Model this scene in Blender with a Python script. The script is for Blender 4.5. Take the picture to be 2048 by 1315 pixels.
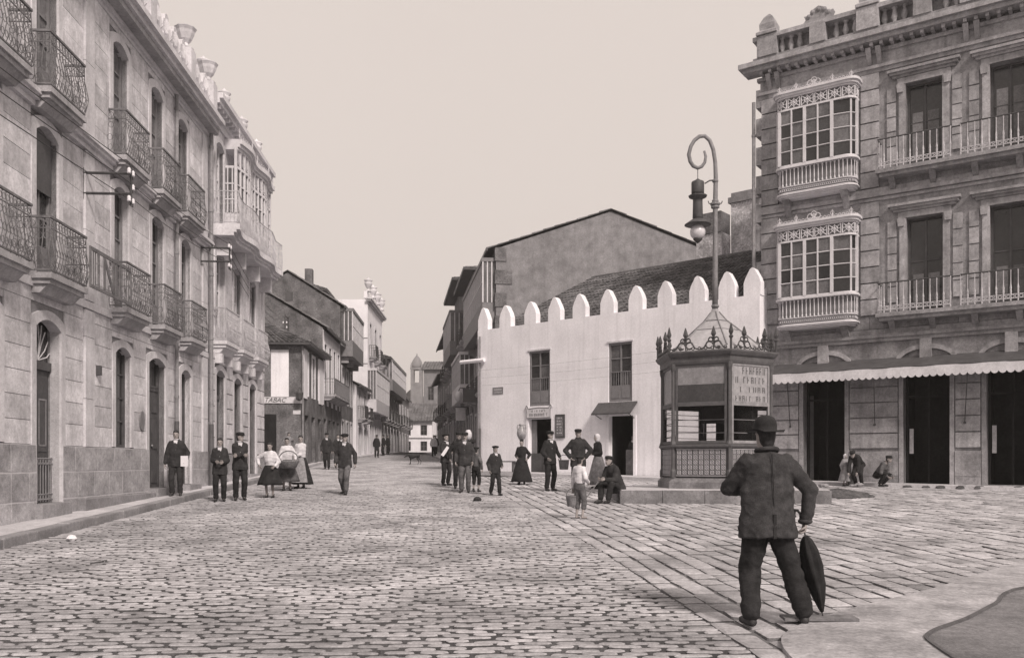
import bpy, math, random
from mathutils import Vector, Matrix
RND = random.Random(11)
SC = bpy.context.scene
for o in list(bpy.data.objects):
    bpy.data.objects.remove(o)
COL = SC.collection

# ------------------------------------------------------------------ camera
FPX, CAMZ = 1750.0, 1.6
cam_data = bpy.data.cameras.new("camera")
cam_data.sensor_width = 36.0
cam_data.lens = FPX / 2048.0 * 36.0
cam_data.shift_y = (925.0 - 657.5) / 2048.0
cam_data.clip_start = 0.1
cam_data.clip_end = 3000.0
cam = bpy.data.objects.new("camera", cam_data)
cam.location = (0, 0, CAMZ)
cam.rotation_euler = (math.radians(90), 0, 0)
COL.objects.link(cam)
SC.camera = cam

# ------------------------------------------------------------------ light
SUN_EL, SUN_AZ = math.radians(40), math.radians(152)   # azimuth clockwise from +Y : behind the camera, to its right
world = bpy.data.worlds.new("World")
SC.world = world
world.use_nodes = True
wn, wl = world.node_tree.nodes, world.node_tree.links
wn.clear()
w_out = wn.new("ShaderNodeOutputWorld")
w_bg = wn.new("ShaderNodeBackground")
w_sky = wn.new("ShaderNodeTexSky")
w_sky.sky_type = 'NISHITA'
w_sky.sun_disc = False
w_sky.sun_elevation = SUN_EL
w_sky.sun_rotation = SUN_AZ
w_sky.air_density = 1.0
w_sky.dust_density = 6.0
w_bw = wn.new("ShaderNodeRGBToBW")
w_sc = wn.new("ShaderNodeMath"); w_sc.operation = 'MULTIPLY'; w_sc.inputs[1].default_value = 0.07
w_tc = wn.new("ShaderNodeTexCoord")
w_no = wn.new("ShaderNodeTexNoise"); w_no.inputs['Scale'].default_value = 2.2
w_no.inputs['Detail'].default_value = 5.0
w_mr = wn.new("ShaderNodeMapRange")
w_mr.inputs['To Min'].default_value = 0.70; w_mr.inputs['To Max'].default_value = 0.745
w_mix = wn.new("ShaderNodeMix"); w_mix.data_type = 'FLOAT'; w_mix.inputs[0].default_value = 0.90
w_col = wn.new("ShaderNodeMix"); w_col.data_type = 'RGBA'; w_col.blend_type = 'MULTIPLY'
w_col.inputs[0].default_value = 1.0
w_col.inputs[7].default_value = (1.0, 0.888, 0.825, 1)
wl.new(w_sky.outputs[0], w_bw.inputs[0]); wl.new(w_bw.outputs[0], w_sc.inputs[0])
wl.new(w_tc.outputs['Generated'], w_no.inputs['Vector']); wl.new(w_no.outputs[0], w_mr.inputs[0])
wl.new(w_sc.outputs[0], w_mix.inputs[2]); wl.new(w_mr.outputs[0], w_mix.inputs[3])
wl.new(w_mix.outputs[0], w_col.inputs[6])
wl.new(w_col.outputs[2], w_bg.inputs[0]); w_bg.inputs[1].default_value = 1.0
wl.new(w_bg.outputs[0], w_out.inputs[0])

sun_d = bpy.data.lights.new("sun", 'SUN')
sun_d.energy = 3.0
sun_d.angle = math.radians(10)
sun_d.color = (1.0, 0.90, 0.83)
sun = bpy.data.objects.new("sun", sun_d)
_sd = Vector((math.sin(SUN_AZ) * math.cos(SUN_EL), math.cos(SUN_AZ) * math.cos(SUN_EL), math.sin(SUN_EL)))
sun.rotation_euler = _sd.to_track_quat('Z', 'Y').to_euler()
COL.objects.link(sun)
SC.view_settings.view_transform = 'Standard'
SC.view_settings.look = 'None'
SC.view_settings.gamma = 1.0
SC.view_settings.exposure = 0.2

# ------------------------------------------------------------------ helpers
def gz(y):
    """height of the ground: the street climbs gently away from the camera, then flattens"""
    if y < 70: return 0.031 * y
    if y < 90:
        t = y - 70
        return 2.17 + 0.031 * t - 0.5 * (0.020 / 20.0) * t * t
    return 2.59 + 0.011 * (y - 90)

def tagged(o, label=None, cat=None, group=None, kind=None):
    if label: o["label"] = label
    if cat: o["category"] = cat
    if group: o["group"] = group
    if kind: o["kind"] = kind
    return o

def thing(name, label, cat, loc=(0, 0, 0), rz=0.0, group=None):
    o = bpy.data.objects.new(name, None)
    o.empty_display_size = 0.2
    o.location = loc; o.rotation_euler = (0, 0, rz)
    COL.objects.link(o)
    return tagged(o, label, cat, group)

def link(name, mesh, parent=None):
    o = bpy.data.objects.new(name, mesh)
    COL.objects.link(o)
    if parent is not None: o.parent = parent
    return o

class MB:
    """collects faces of one mesh"""
    def __init__(s, T=None): s.v = []; s.f = []; s.mi = []; s.cur = 0; s.T = T
    def vs(s, pts):
        b = len(s.v); s.v += [tuple(s.T @ Vector(p)) if s.T else tuple(p) for p in pts]; return b
    def face(s, *idx): s.f.append(tuple(idx)); s.mi.append(s.cur)
    def quad(s, a, b, c, d):
        i = s.vs((a, b, c, d)); s.face(i, i + 1, i + 2, i + 3)
    def box(s, x0, x1, y0, y1, z0, z1):
        b = s.vs([(x0, y0, z0), (x1, y0, z0), (x1, y1, z0), (x0, y1, z0), (x0, y0, z1), (x1, y0, z1), (x1, y1, z1), (x0, y1, z1)])
        for q in ((0, 3, 2, 1), (4, 5, 6, 7), (0, 1, 5, 4), (1, 2, 6, 5), (2, 3, 7, 6), (3, 0, 4, 7)):
            s.face(*[b + k for k in q])
        return s
    def prism(s, poly, y0, y1):
        """poly: (x, z) outline counter-clockwise seen from -y, pulled from y0 (front) to y1"""
        n = len(poly)
        a = s.vs([(x, y0, z) for x, z in poly]); b = s.vs([(x, y1, z) for x, z in poly])
        s.face(*[a + k for k in range(n)]); s.face(*[b + n - 1 - k for k in range(n)])
        for k in range(n):
            j = (k + 1) % n
            s.face(a + j, a + k, b + k, b + j)
        return s
    def vprism(s, poly, z0, z1):
        """poly: (x, y) outline counter-clockwise from above"""
        n = len(poly)
        a = s.vs([(x, y, z0) for x, y in poly]); b = s.vs([(x, y, z1) for x, y in poly])
        s.face(*[a + n - 1 - k for k in range(n)]); s.face(*[b + k for k in range(n)])
        for k in range(n):
            j = (k + 1) % n
            s.face(a + k, a + j, b + j, b + k)
        return s
    def tube(s, pts, r, n=6, cap=True):
        pts = [Vector(p) for p in pts]
        rs = r if isinstance(r, (list, tuple)) else [r] * len(pts)
        t0 = (pts[1] - pts[0]).normalized()
        ref = Vector((0, 0, 1)) if abs(t0.z) < 0.9 else Vector((1, 0, 0))
        u = t0.cross(ref).normalized()
        rings = []
        for k, p in enumerate(pts):
            if k == 0: t = t0
            elif k == len(pts) - 1: t = (pts[k] - pts[k - 1]).normalized()
            else:
                t = (pts[k + 1] - pts[k - 1])
                t = t.normalized() if t.length > 1e-9 else t0
            u = (u - t * u.dot(t))
            u = u.normalized() if u.length > 1e-6 else t.orthogonal().normalized()
            w = t.cross(u)
            rings.append(s.vs([p + (u * math.cos(2 * math.pi * j / n) + w * math.sin(2 * math.pi * j / n)) * rs[k] for j in range(n)]))
        for a, b in zip(rings, rings[1:]):
            for j in range(n):
                i = (j + 1) % n
                s.face(a + j, a + i, b + i, b + j)
        if cap:
            s.face(*[rings[0] + n - 1 - j for j in range(n)]); s.face(*[rings[-1] + j for j in range(n)])
        return s
    def ring(s, c, r, tr, axis='y', n=10, m=4, a0=0.0, a1=2 * math.pi):
        pts = []
        for k in range(n + 1):
            a = a0 + (a1 - a0) * k / n
            if axis == 'y': pts.append((c[0] + r * math.cos(a), c[1], c[2] + r * math.sin(a)))
            elif axis == 'x': pts.append((c[0], c[1] + r * math.cos(a), c[2] + r * math.sin(a)))
            else: pts.append((c[0] + r * math.cos(a), c[1] + r * math.sin(a), c[2]))
        return s.tube(pts, tr, m, cap=False)
    def lathe(s, prof, c=(0, 0, 0), n=16, a0=0.0):
        rings = []
        for r, z in prof:
            rings.append(s.vs([(c[0] + r * math.cos(a0 + 2 * math.pi * j / n), c[1] + r * math.sin(a0 + 2 * math.pi * j / n), c[2] + z) for j in range(n)]))
        for a, b in zip(rings, rings[1:]):
            for j in range(n):
                i = (j + 1) % n
                s.face(a + j, a + i, b + i, b + j)
        s.face(*[rings[0] + n - 1 - j for j in range(n)]); s.face(*[rings[-1] + j for j in range(n)])
        return s
    def loft(s, rings, cap=True):
        n = len(rings[0]); ids = [s.vs(r) for r in rings]
        for a, b in zip(ids, ids[1:]):
            for j in range(n):
                i = (j + 1) % n
                s.face(a + j, a + i, b + i, b + j)
        if cap:
            s.face(*[ids[0] + n - 1 - j for j in range(n)]); s.face(*[ids[-1] + j for j in range(n)])
        return s
    def ell(s, c, r, n=12, m=8):
        rings = []
        for k in range(1, m):
            a = -math.pi / 2 + math.pi * k / m
            rings.append([(c[0] + r[0] * math.cos(a) * math.cos(2 * math.pi * j / n), c[1] + r[1] * math.cos(a) * math.sin(2 * math.pi * j / n), c[2] + r[2] * math.sin(a)) for j in range(n)])
        return s.loft(rings)
    def mesh(s, name, mats, smooth=False):
        me = bpy.data.meshes.new(name)
        me.from_pydata(s.v, [], s.f)
        for m in (mats if isinstance(mats, (list, tuple)) else [mats]): me.materials.append(m)
        if any(s.mi): me.polygons.foreach_set("material_index", s.mi)
        if smooth: me.polygons.foreach_set("use_smooth", [True] * len(me.polygons))
        me.update()
        return me
    def build(s, name, mats, parent=None, smooth=False):
        return link(name, s.mesh(name, mats, smooth), parent)

_unit = {}
def blk(name, mat, parent, x0, x1, y0, y1, z0, z1):
    """a plain block that shares one mesh per material"""
    if mat.name not in _unit:
        _unit[mat.name] = MB().box(-.5, .5, -.5, .5, -.5, .5).mesh("block", mat)
    o = link(name, _unit[mat.name], parent)
    o.location = ((x0 + x1) / 2, (y0 + y1) / 2, (z0 + z1) / 2)
    o.scale = (x1 - x0, y1 - y0, z1 - z0)
    return o

def text_mesh(body, size, depth, mat, shear=0.0, name="lettering"):
    cu = bpy.data.curves.new(name, 'FONT')
    cu.body = body; cu.size = size; cu.extrude = depth; cu.align_x = 'CENTER'; cu.align_y = 'CENTER'; cu.shear = shear
    cu.resolution_u = 3
    ob = bpy.data.objects.new(name, cu); COL.objects.link(ob)
    dg = bpy.context.evaluated_depsgraph_get()
    me = bpy.data.meshes.new_from_object(ob.evaluated_get(dg))
    bpy.data.objects.remove(ob)
    me.materials.clear(); me.materials.append(mat)
    return me

# ------------------------------------------------------------------ materials
MATS = {}
def mat(name, g, rough=0.85, var=0.25, scale=3.0, fine=40.0, bump=0.15, rand=0.0, stain=0.0, spec=0.3, tint=(1.0, 0.98, 1.02), island=False, streak=0.0):
    m = bpy.data.materials.new(name); m.use_nodes = True
    nt = m.node_tree; N = nt.nodes; L = nt.links
    b = N["Principled BSDF"]
    b.inputs['Roughness'].default_value = rough
    b.inputs['Specular IOR Level'].default_value = spec
    geo = N.new("ShaderNodeNewGeometry")
    n1 = N.new("ShaderNodeTexNoise"); n1.inputs['Scale'].default_value = scale; n1.inputs['Detail'].default_value = 6.0
    n2 = N.new("ShaderNodeTexNoise"); n2.inputs['Scale'].default_value = fine; n2.inputs['Detail'].default_value = 3.0
    L.new(geo.outputs['Position'], n1.inputs['Vector']); L.new(geo.outputs['Position'], n2.inputs['Vector'])
    def mth(op, a, bb):
        k = N.new("ShaderNodeMath"); k.operation = op
        for i, q in enumerate((a, bb)):
            if isinstance(q, (int, float)): k.inputs[i].default_value = q
            else: L.new(q, k.inputs[i])
        return k.outputs[0]
    def centred(sock, amp):   # 1 + amp * (x - .5) * 2
        return mth('MULTIPLY_ADD', sock, 2 * amp) if False else mth('ADD', mth('MULTIPLY', sock, 2 * amp), 1 - amp)
    n5 = N.new("ShaderNodeTexNoise"); n5.inputs['Scale'].default_value = 13.0; n5.inputs['Detail'].default_value = 5.0; n5.inputs['Roughness'].default_value = 0.7
    L.new(geo.outputs['Position'], n5.inputs['Vector'])
    f = mth('MULTIPLY', centred(n1.outputs[0], var * 2.6), centred(n2.outputs[0], var * 1.6))
    f = mth('MAXIMUM', mth('MULTIPLY', f, centred(n5.outputs[0], var * 2.6)), 0.25)
    if rand:
        if island: f = mth('MULTIPLY', f, centred(geo.outputs['Random Per Island'], rand))
        oi = N.new("ShaderNodeObjectInfo")
        f = mth('MULTIPLY', f, centred(oi.outputs['Random'], rand))
    if stain:   # soot and damp with a shape of its own
        n3 = N.new("ShaderNodeTexNoise"); n3.inputs['Scale'].default_value = 0.8; n3.inputs['Detail'].default_value = 8.0; n3.inputs['Roughness'].default_value = 0.65
        mp = N.new("ShaderNodeMapping"); mp.inputs['Scale'].default_value = (1, 1, 0.35)
        L.new(geo.outputs['Position'], mp.inputs['Vector']); L.new(mp.outputs[0], n3.inputs['Vector'])
        mr = N.new("ShaderNodeMapRange"); mr.inputs[1].default_value = 0.45; mr.inputs[2].default_value = 0.75
        mr.inputs[3].default_value = 1.0; mr.inputs[4].default_value = 1 - stain
        L.new(n3.outputs[0], mr.inputs[0]); f = mth('MULTIPLY', f, mr.outputs[0])
    if streak:  # rain streaks running down
        n4 = N.new("ShaderNodeTexNoise"); n4.inputs['Scale'].default_value = 5.0; n4.inputs['Detail'].default_value = 4.0
        mp = N.new("ShaderNodeMapping"); mp.inputs['Scale'].default_value = (1, 1, 0.06)
        L.new(geo.outputs['Position'], mp.inputs['Vector']); L.new(mp.outputs[0], n4.inputs['Vector'])
        mr = N.new("ShaderNodeMapRange"); mr.inputs[1].default_value = 0.5; mr.inputs[2].default_value = 0.78
        mr.inputs[3].default_value = 1.0; mr.inputs[4].default_value = 1 - streak
        L.new(n4.outputs[0], mr.inputs[0]); f = mth('MULTIPLY', f, mr.outputs[0])
    vm = N.new("ShaderNodeVectorMath"); vm.operation = 'SCALE'
    vm.inputs[0].default_value = (g * tint[0], g * tint[1], g * tint[2])
    L.new(f, vm.inputs['Scale']); L.new(vm.outputs[0], b.inputs['Base Color'])
    if bump:
        bp = N.new("ShaderNodeBump"); bp.inputs['Strength'].default_value = bump; bp.inputs['Distance'].default_value = 0.02
        L.new(n2.outputs[0], bp.inputs['Height']); L.new(bp.outputs[0], b.inputs['Normal'])
    MATS[name] = m
    return m

M_ground = mat("earth", 0.20, var=.3, scale=1.0, fine=60, bump=.3)
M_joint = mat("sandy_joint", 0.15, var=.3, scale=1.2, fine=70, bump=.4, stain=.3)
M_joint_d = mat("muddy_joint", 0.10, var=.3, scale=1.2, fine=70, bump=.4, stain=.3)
M_cobble = mat("cobble_granite", 0.315, var=.24, scale=.7, fine=45, bump=.3, rand=.2, island=True, stain=.42)
M_slab = mat("paving_granite", 0.37, var=.24, scale=.9, fine=40, bump=.28, rand=.22, island=True, stain=.42)
M_walk = mat("footway_slab", 0.52, var=.16, scale=1.3, fine=35, bump=.2, rand=.08, stain=.2)
M_kerb = mat("kerb_granite", 0.26, var=.2, scale=1.5, fine=40, bump=.3, rand=.15)
M_cement = mat("pale_cement", 0.36, var=.26, scale=3.2, fine=30, bump=.25, stain=.4)
M_stone = mat("ashlar_pale", 0.62, var=.20, scale=2.6, fine=50, bump=.18, rand=.16, stain=.24, streak=.26)
M_stucco = mat("stucco_pale", 0.64, var=.2, scale=1.2, fine=60, bump=.15, stain=.16, streak=.18)
M_jointline = mat("stone_joint", 0.22, var=.2, bump=.1)
M_plinth = mat("plinth_granite", 0.34, var=.28, scale=2.0, fine=55, bump=.25, rand=.12)
M_mortar = mat("pale_mortar", 0.52, var=.1, bump=.1)
M_trim = mat("trim_stone", 0.60, var=.14, scale=1.5, fine=50, bump=.15, rand=.05, streak=.15)
M_slabst = mat("balcony_stone", 0.36, var=.2, scale=2.0, fine=40, bump=.2, streak=.25)
M_gran = mat("dark_granite", 0.27, var=.26, scale=2.6, fine=45, bump=.2, rand=.18, streak=.38)
M_gran2 = mat("dressed_granite", 0.32, var=.24, scale=2.8, fine=45, bump=.18, rand=.18, streak=.34)
M_white = mat("limewash", 0.84, var=.07, scale=1.0, fine=25, bump=.12, streak=.15, stain=.09)
M_wpaint = mat("white_paint", 0.62, rough=.6, var=.08, scale=3, bump=.05)
M_gpaint = mat("grey_paint", 0.20, rough=.6, var=.12, scale=4, bump=.05)
M_dpaint = mat("dark_paint", 0.075, rough=.55, var=.2, scale=4, bump=.05)
M_wood = mat("old_wood", 0.14, rough=.75, var=.25, scale=5, fine=30, bump=.15, rand=.1)
M_iron = mat("wrought_iron", 0.06, rough=.6, var=.2, bump=.1, spec=.4)
M_iron_l = mat("dusty_iron", 0.15, rough=.7, var=.25, bump=.1)
M_ironp = mat("pale_iron", 0.22, rough=.6, var=.15, bump=.05)
M_ironw = mat("whitened_iron", 0.5, rough=.6, var=.15, bump=.05)
M_glass = mat("window_glass", 0.035, rough=.12, var=.3, scale=1.5, bump=.02, rand=.4, spec=.5)
M_glassl = mat("curtained_glass", 0.13, rough=.2, var=.3, scale=2, bump=.02, rand=.35, spec=.5)
M_curtain = mat("curtain_cloth", 0.50, var=.15, scale=4, bump=.1, rand=.1)
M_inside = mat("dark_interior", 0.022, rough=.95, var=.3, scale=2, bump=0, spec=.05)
M_tile = mat("roof_tile", 0.11, var=.3, scale=1.2, fine=25, bump=.3, rand=.35, island=True, stain=.35)
M_greywall = mat("grey_render", 0.235, var=.20, scale=2.4, fine=45, bump=.2, stain=.25, streak=.2)
M_darkwall = mat("dark_rubble", 0.145, var=.42, scale=1.5, fine=20, bump=.4, stain=.3)
M_zinc = mat("zinc_pipe", 0.24, rough=.6, var=.2, bump=.05)
M_pipe = mat("iron_pipe", 0.10, rough=.6, var=.2, bump=.05)
M_porc = mat("porcelain", 0.75, rough=.3, var=.05, bump=0)
M_canvas = mat("awning_canvas", 0.60, var=.12, scale=3, fine=50, bump=.1)
M_paper = mat("paper", 0.72, var=.06, bump=.05)
M_haze_h = mat("far_stone", 0.22, var=.2, scale=.8, fine=10, bump=.2, stain=.25)
# ------------------------------------------------------------------ the ground
def sheet(name, mat, ys, xl, xr, dz, nx=1, kind='structure', parent=None):
    mb = MB(); rows = []
    for y in ys:
        a, b = xl(y), xr(y)
        rows.append(mb.vs([(a + (b - a) * k / nx, y, gz(y) + dz) for k in range(nx + 1)]))
    for p, q in zip(rows, rows[1:]):
        for k in range(nx): mb.face(p + k, p + k + 1, q + k + 1, q + k)
    o = mb.build(name, mat, parent)
    return tagged(o, kind=kind)

YS = [-80, -40, -10, 0, 10, 20, 30, 40, 50, 60, 70, 75, 80, 85, 90, 120, 200, 300, 420]
sheet("ground", M_ground, YS, lambda y: -300, lambda y: 300, -0.09)

def kerb_l(y):      # left kerb of the carriageway
    if y < 31: return -7.27 - 0.082 * (y - 12.43)
    if y < 52: return -8.79 - (y - 31) * (2.3 / 21)
    return -11.09 + (y - 52) * 0.008
def wall_l(y): return -7.65 - 0.056 * y
PB = [(-6, 2.35), (3, 2.05), (6.8, 1.76), (11.7, 1.31), (24.5, -0.34), (34, -1.55)]
def lerp_tab(tab, y):
    for (a, b), (c, d) in zip(tab, tab[1:]):
        if y <= c: return b + (d - b) * (y - a) / (c - a)
    return tab[-1][1]
def kerb_r(y):      # right edge of the carriageway: plaza paving, then the right-hand kerb
    if y < 34: return lerp_tab(PB, y)
    return -1.55 - 0.137 * (y - 34)
def right_line(y):  # where the plaza ends at the facades
    a = -1.5 + (38.3 - y) * 1.2           # white wall
    b = 8.75 + (30.6 - y) * 1.442         # right-hand house
    return max(a, b) if y > 30 else b

YR = [-10, 0] + list(range(3, 70, 3)) + [72, 76, 80, 84, 88, 95, 105, 118, 130]
road = sheet("road", M_joint_d, YR, lambda y: kerb_l(y) - 0.02, kerb_r, -0.034)
road["label"] = "cobbled carriageway climbing away between the houses"

def stone_pts(cx, cy, L, W, ang, zt, rough, full, rn, cut=(.20, .36, .25, .55)):
    """one paving stone: outline with cut corners, worn rounded top"""
    c, s_ = math.cos(ang), math.sin(ang)
    hl, hw = L / 2, W / 2
    if full:
        k = min(L, W)
        base = []
        for sx, sy in ((-1, -1), (1, -1), (1, 1), (-1, 1)):
            e1 = k * rn.uniform(cut[0], cut[1]); e2 = k * rn.uniform(cut[2], cut[3])
            jx = rn.uniform(-1, 1) * rough; jy = rn.uniform(-1, 1) * rough
            px, py = sx * hl + jx, sy * hw + jy
            if sx * sy > 0: base += [(px, py - sy * e1), (px - sx * e2, py)] if sx < 0 else [(px, py - sy * e1), (px - sx * e2, py)]
            else: base += [(px - sx * e2, py), (px, py - sy * e1)]
        # order check by angle keeps the outline convex
        base.sort(key=lambda p: math.atan2(p[1] / hw, p[0] / hl))
    else:
        base = [(sx * hl + rn.uniform(-1, 1) * rough, sy * hw + rn.uniform(-1, 1) * rough) for sx, sy in ((-1, -1), (1, -1), (1, 1), (-1, 1))]
    tx, ty = rn.uniform(-.02, .02), rn.uniform(-.02, .02)
    rings = []
    for inset, dz in (((0.0, -.045), (0.04, -.009), (0.15, 0.0)) if full else ((0.0, -.04), (0.05, -.014), (0.16, 0.0))):
        ring = []
        for x, y in base:
            x2 = x - math.copysign(min(abs(x), inset * min(L, W)), x); y2 = y - math.copysign(min(abs(y), inset * min(L, W)), y)
            gx, gy = cx + c * x2 - s_ * y2, cy + s_ * x2 + c * y2
            ring.append((gx, gy, gz(gy) + zt + dz + tx * x2 + ty * y2))
        rings.append(ring)
    return rings

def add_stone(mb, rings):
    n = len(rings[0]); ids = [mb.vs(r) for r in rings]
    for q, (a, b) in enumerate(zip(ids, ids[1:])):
        mb.cur = 1 if q == 0 else 0          # muddy sunk sides, darkened to paint shade into the gaps
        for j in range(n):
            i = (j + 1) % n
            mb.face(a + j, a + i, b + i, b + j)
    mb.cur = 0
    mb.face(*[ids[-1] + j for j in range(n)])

def lay(stones, parent, part, stuff, mats, cap=300, cut=(.20, .36, .25, .55)):
    """the stones that show largest become parts of their own, the rest one joined part"""
    def seen(st):
        x, y = st[0], st[1]
        if y < 6.4 or abs(x) > .585 * y: return 0.0
        return st[2] * st[3] / (y ** 3)
    order = sorted(range(len(stones)), key=lambda i: -seen(stones[i]))
    own = set(order[:cap])
    mb = MB()
    for i, st in enumerate(stones):
        rn = random.Random(i * 7 + 3)
        rings = stone_pts(*st[:5], st[5], st[6], st[1] < 26, rn, cut)
        if i in own:
            m1 = MB(); add_stone(m1, rings); m1.build(part, mats, parent, smooth=False)
        else: add_stone(mb, rings)
    tagged(mb.build(stuff, mats, parent), kind='stuff')

stones = []
rn = random.Random(5)
y = 3.4; row = 0
while y < 74:
    pitch = 0.108 if y < 36 else (0.15 if y < 52 else .22)
    xa, xb = kerb_l(y) + .06, kerb_r(y) - .03
    x = xa
    mod = .262 if y < 45 else .36
    edges = [xa] + [xa + mod * (q + (.5 if row % 2 else 0)) + rn.uniform(-.045, .045) for q in range(1, 90) if xa + mod * (q + .5) < xb - .12] + [xb]
    nxt = iter(edges[1:])
    bend = rn.uniform(-.01, .01)
    while x < xb - .08:
        w = next(nxt, xb) - x
        if w > .09:
            yy = y + (x - xa) * .045 + rn.uniform(-.006, .006) + .03 * math.sin(x * .5 + row * .05)
            stones.append((x + w / 2, yy, w - rn.uniform(.018, .040), pitch - .033 + rn.uniform(-.012, .008), .045 + rn.uniform(-.03, .03), rn.uniform(-.008, .006), .006))
        x += w
    y += pitch; row += 1
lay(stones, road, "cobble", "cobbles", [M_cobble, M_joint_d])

# --- plaza: rows of granite slabs laid along the street line
plaza = MB(); rows = []
for y in [-10, 0, 3, 6, 9, 12, 15, 18, 21, 24, 27, 30, 31.5, 33, 34.8]:
    a, b = kerb_r(y), min(right_line(y), 40)
    rows.append(plaza.vs([(a, y, gz(y) - .026), (b, y, gz(y) - .026)]))
for p, q in zip(rows, rows[1:]): plaza.face(p, p + 1, q + 1, q)
plaza = tagged(plaza.build("plaza_pavement", M_joint), kind='structure')

def corner_edge(x):   # front edge of the pale corner footway, y as a function of x
    tab = [(2.02, 6.5), (2.35, 7.25), (3.24, 8.13), (4.4, 9.1), (6.57, 11.1), (9.0, 12.4), (14, 13.6)]
    return lerp_tab(tab, x) if x > 2.02 else 3.0 + (x - 1.9) * 29.0
stones = []
rn = random.Random(8)
off = 0.0; k = 0
while off < 17:
    w = rn.uniform(.245, .31)
    y = 3.2 + rn.uniform(0, .5)
    while y < 34.5:
        l = rn.uniform(.30, .48)
        ym = y + l / 2
        ang = math.pi / 2 + math.atan(.105 + .012 * k * 0 )
        xm = kerb_r(ym) + off + w / 2 - .0 + off * .0
        ok = xm < min(right_line(ym), 16.5) - .35 and ym < 34.2
        if xm > 1.9 and ym < corner_edge(xm) - .30: ok = False
        if 2.62 < xm < 7.5 and 20.75 < ym < 24.1: ok = False
        if ok:
            stones.append((xm + rn.uniform(-.01, .01), ym, l - .026, w - .020, ang + rn.uniform(-.02, .02), rn.uniform(-.009, .007), .012))
        y += l
    off += w; k += 1
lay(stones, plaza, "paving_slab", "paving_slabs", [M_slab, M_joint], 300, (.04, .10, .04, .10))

# --- left footway with kerb stones and flags
fw = MB(); rows = []
ysw = [-6, 0, 4, 8, 12, 16, 20, 24, 28, 31, 33.4]
for y in ysw: rows.append(fw.vs([(wall_l(y) - .05, y, gz(y) + .085), (kerb_l(y) - .2, y, gz(y) + .085)]))
for p, q in zip(rows, rows[1:]): fw.face(p, p + 1, q + 1, q)
fway = tagged(fw.build("left_footway", M_joint), kind='structure')
rn = random.Random(3)
def ground_block(name, parent, m, quad, zt, zb, bev=.012):
    """a stone with four ground corners (x, y), worn upper edge"""
    cx = sum(p[0] for p in quad) / 4; cy = sum(p[1] for p in quad) / 4
    def ins(d):
        r = []
        for x, y in quad:
            vx, vy = cx - x, cy - y; l = math.hypot(vx, vy)
            r.append((x + vx / l * d, y + vy / l * d))
        return r
    mb = MB()
    rings = [[(x, y, gz(y) + zb) for x, y in quad], [(x, y, gz(y) + zt - bev) for x, y in quad], [(x, y, gz(y) + zt) for x, y in ins(bev * 1.4)]]
    add_stone(mb, rings)
    return mb.build(name, [m, m], parent)
y = 4.0
while y < 33.0:
    l = rn.uniform(.75, 1.35); y2 = min(y + l, 33.4)
    j = rn.uniform(-.012, .012)
    ground_block("kerb_stone", fway, M_kerb, [(kerb_l(y) - .22, y + .008), (kerb_l(y) + j, y + .008), (kerb_l(y2) + j, y2 - .008), (kerb_l(y2) - .22, y2 - .008)], .125 + rn.uniform(-.008, .008), -.06, .02)
    y = y2
y = 4.0
while y < 33.0:
    l = rn.uniform(1.3, 2.1); y2 = min(y + l, 33.4)
    ground_block("flagstone", fway, M_walk, [(wall_l(y) + .0, y + .006), (kerb_l(y) - .232, y + .006), (kerb_l(y2) - .232, y2 - .006), (wall_l(y2), y2 - .006)], .122 + rn.uniform(-.004, .004), .05, .008)
    y = y2

# --- footways of the receding street
def footway(name, pts_in, pts_out, dz=.11):
    mb = MB(); rows = []
    for (xi, yi), (xo, yo) in zip(pts_in, pts_out):
        rows.append(mb.vs([(xi, yi, gz(yi) + dz), (xo, yo, gz(yo) + dz), (xo, yo, gz(yo) - .06)]))
    for p, q in zip(rows, rows[1:]):
        mb.face(p, q, q + 1, p + 1); mb.face(p + 1, q + 1, q + 2, p + 2)
    p = rows[0]; mb.face(p, p + 1, p + 2)
    return tagged(mb.build(name, M_walk), kind='structure')
ys2 = [43.2, 48, 54, 60, 66, 72, 78, 84, 90, 100, 112]
footway("far_left_footway", [(-14, y) for y in ys2], [(kerb_l(y), y) for y in ys2])
ys3 = [37.2, 40, 46, 52, 58, 64, 70, 76, 82, 88, 96, 108]
footway("far_right_footway", [(1.0 - .137 * (y - 38), y) for y in ys3], [(kerb_r(y) + .02, y) for y in ys3])
# pavement before the white house and the right-hand house
wd = Vector((1.2, -1, 0)).normalized(); wnrm = Vector((-wd.y * -1, 0, 0))
def strip(name, o, d, length, width, dz, m):
    d = Vector((d[0], d[1], 0)).normalized(); n = Vector((d.y, -d.x, 0))   # n points towards the plaza
    mb = MB(); rows = []
    for k in range(9):
        p = Vector((o[0], o[1], 0)) + d * (length * k / 8); q = p + n * width
        rows.append(mb.vs([(p.x, p.y, gz(p.y) + dz), (q.x, q.y, gz(q.y) + dz), (q.x, q.y, gz(q.y) - .05)]))
    for p, q in zip(rows, rows[1:]):
        mb.face(p, p + 1, q + 1, q); mb.face(p + 1, p + 2, q + 2, q + 1)
    p = rows[0]; mb.face(p, p + 2, p + 1)
    return tagged(mb.build(name, m), kind='structure')
strip("white_house_footway", (-1.9, 38.6), (1.2, -1), 13.9, 1.15, .10, M_walk)
strip("right_house_footway", (8.75, 30.6), (1.442, -1), 14, .75, .09, M_walk)

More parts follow.
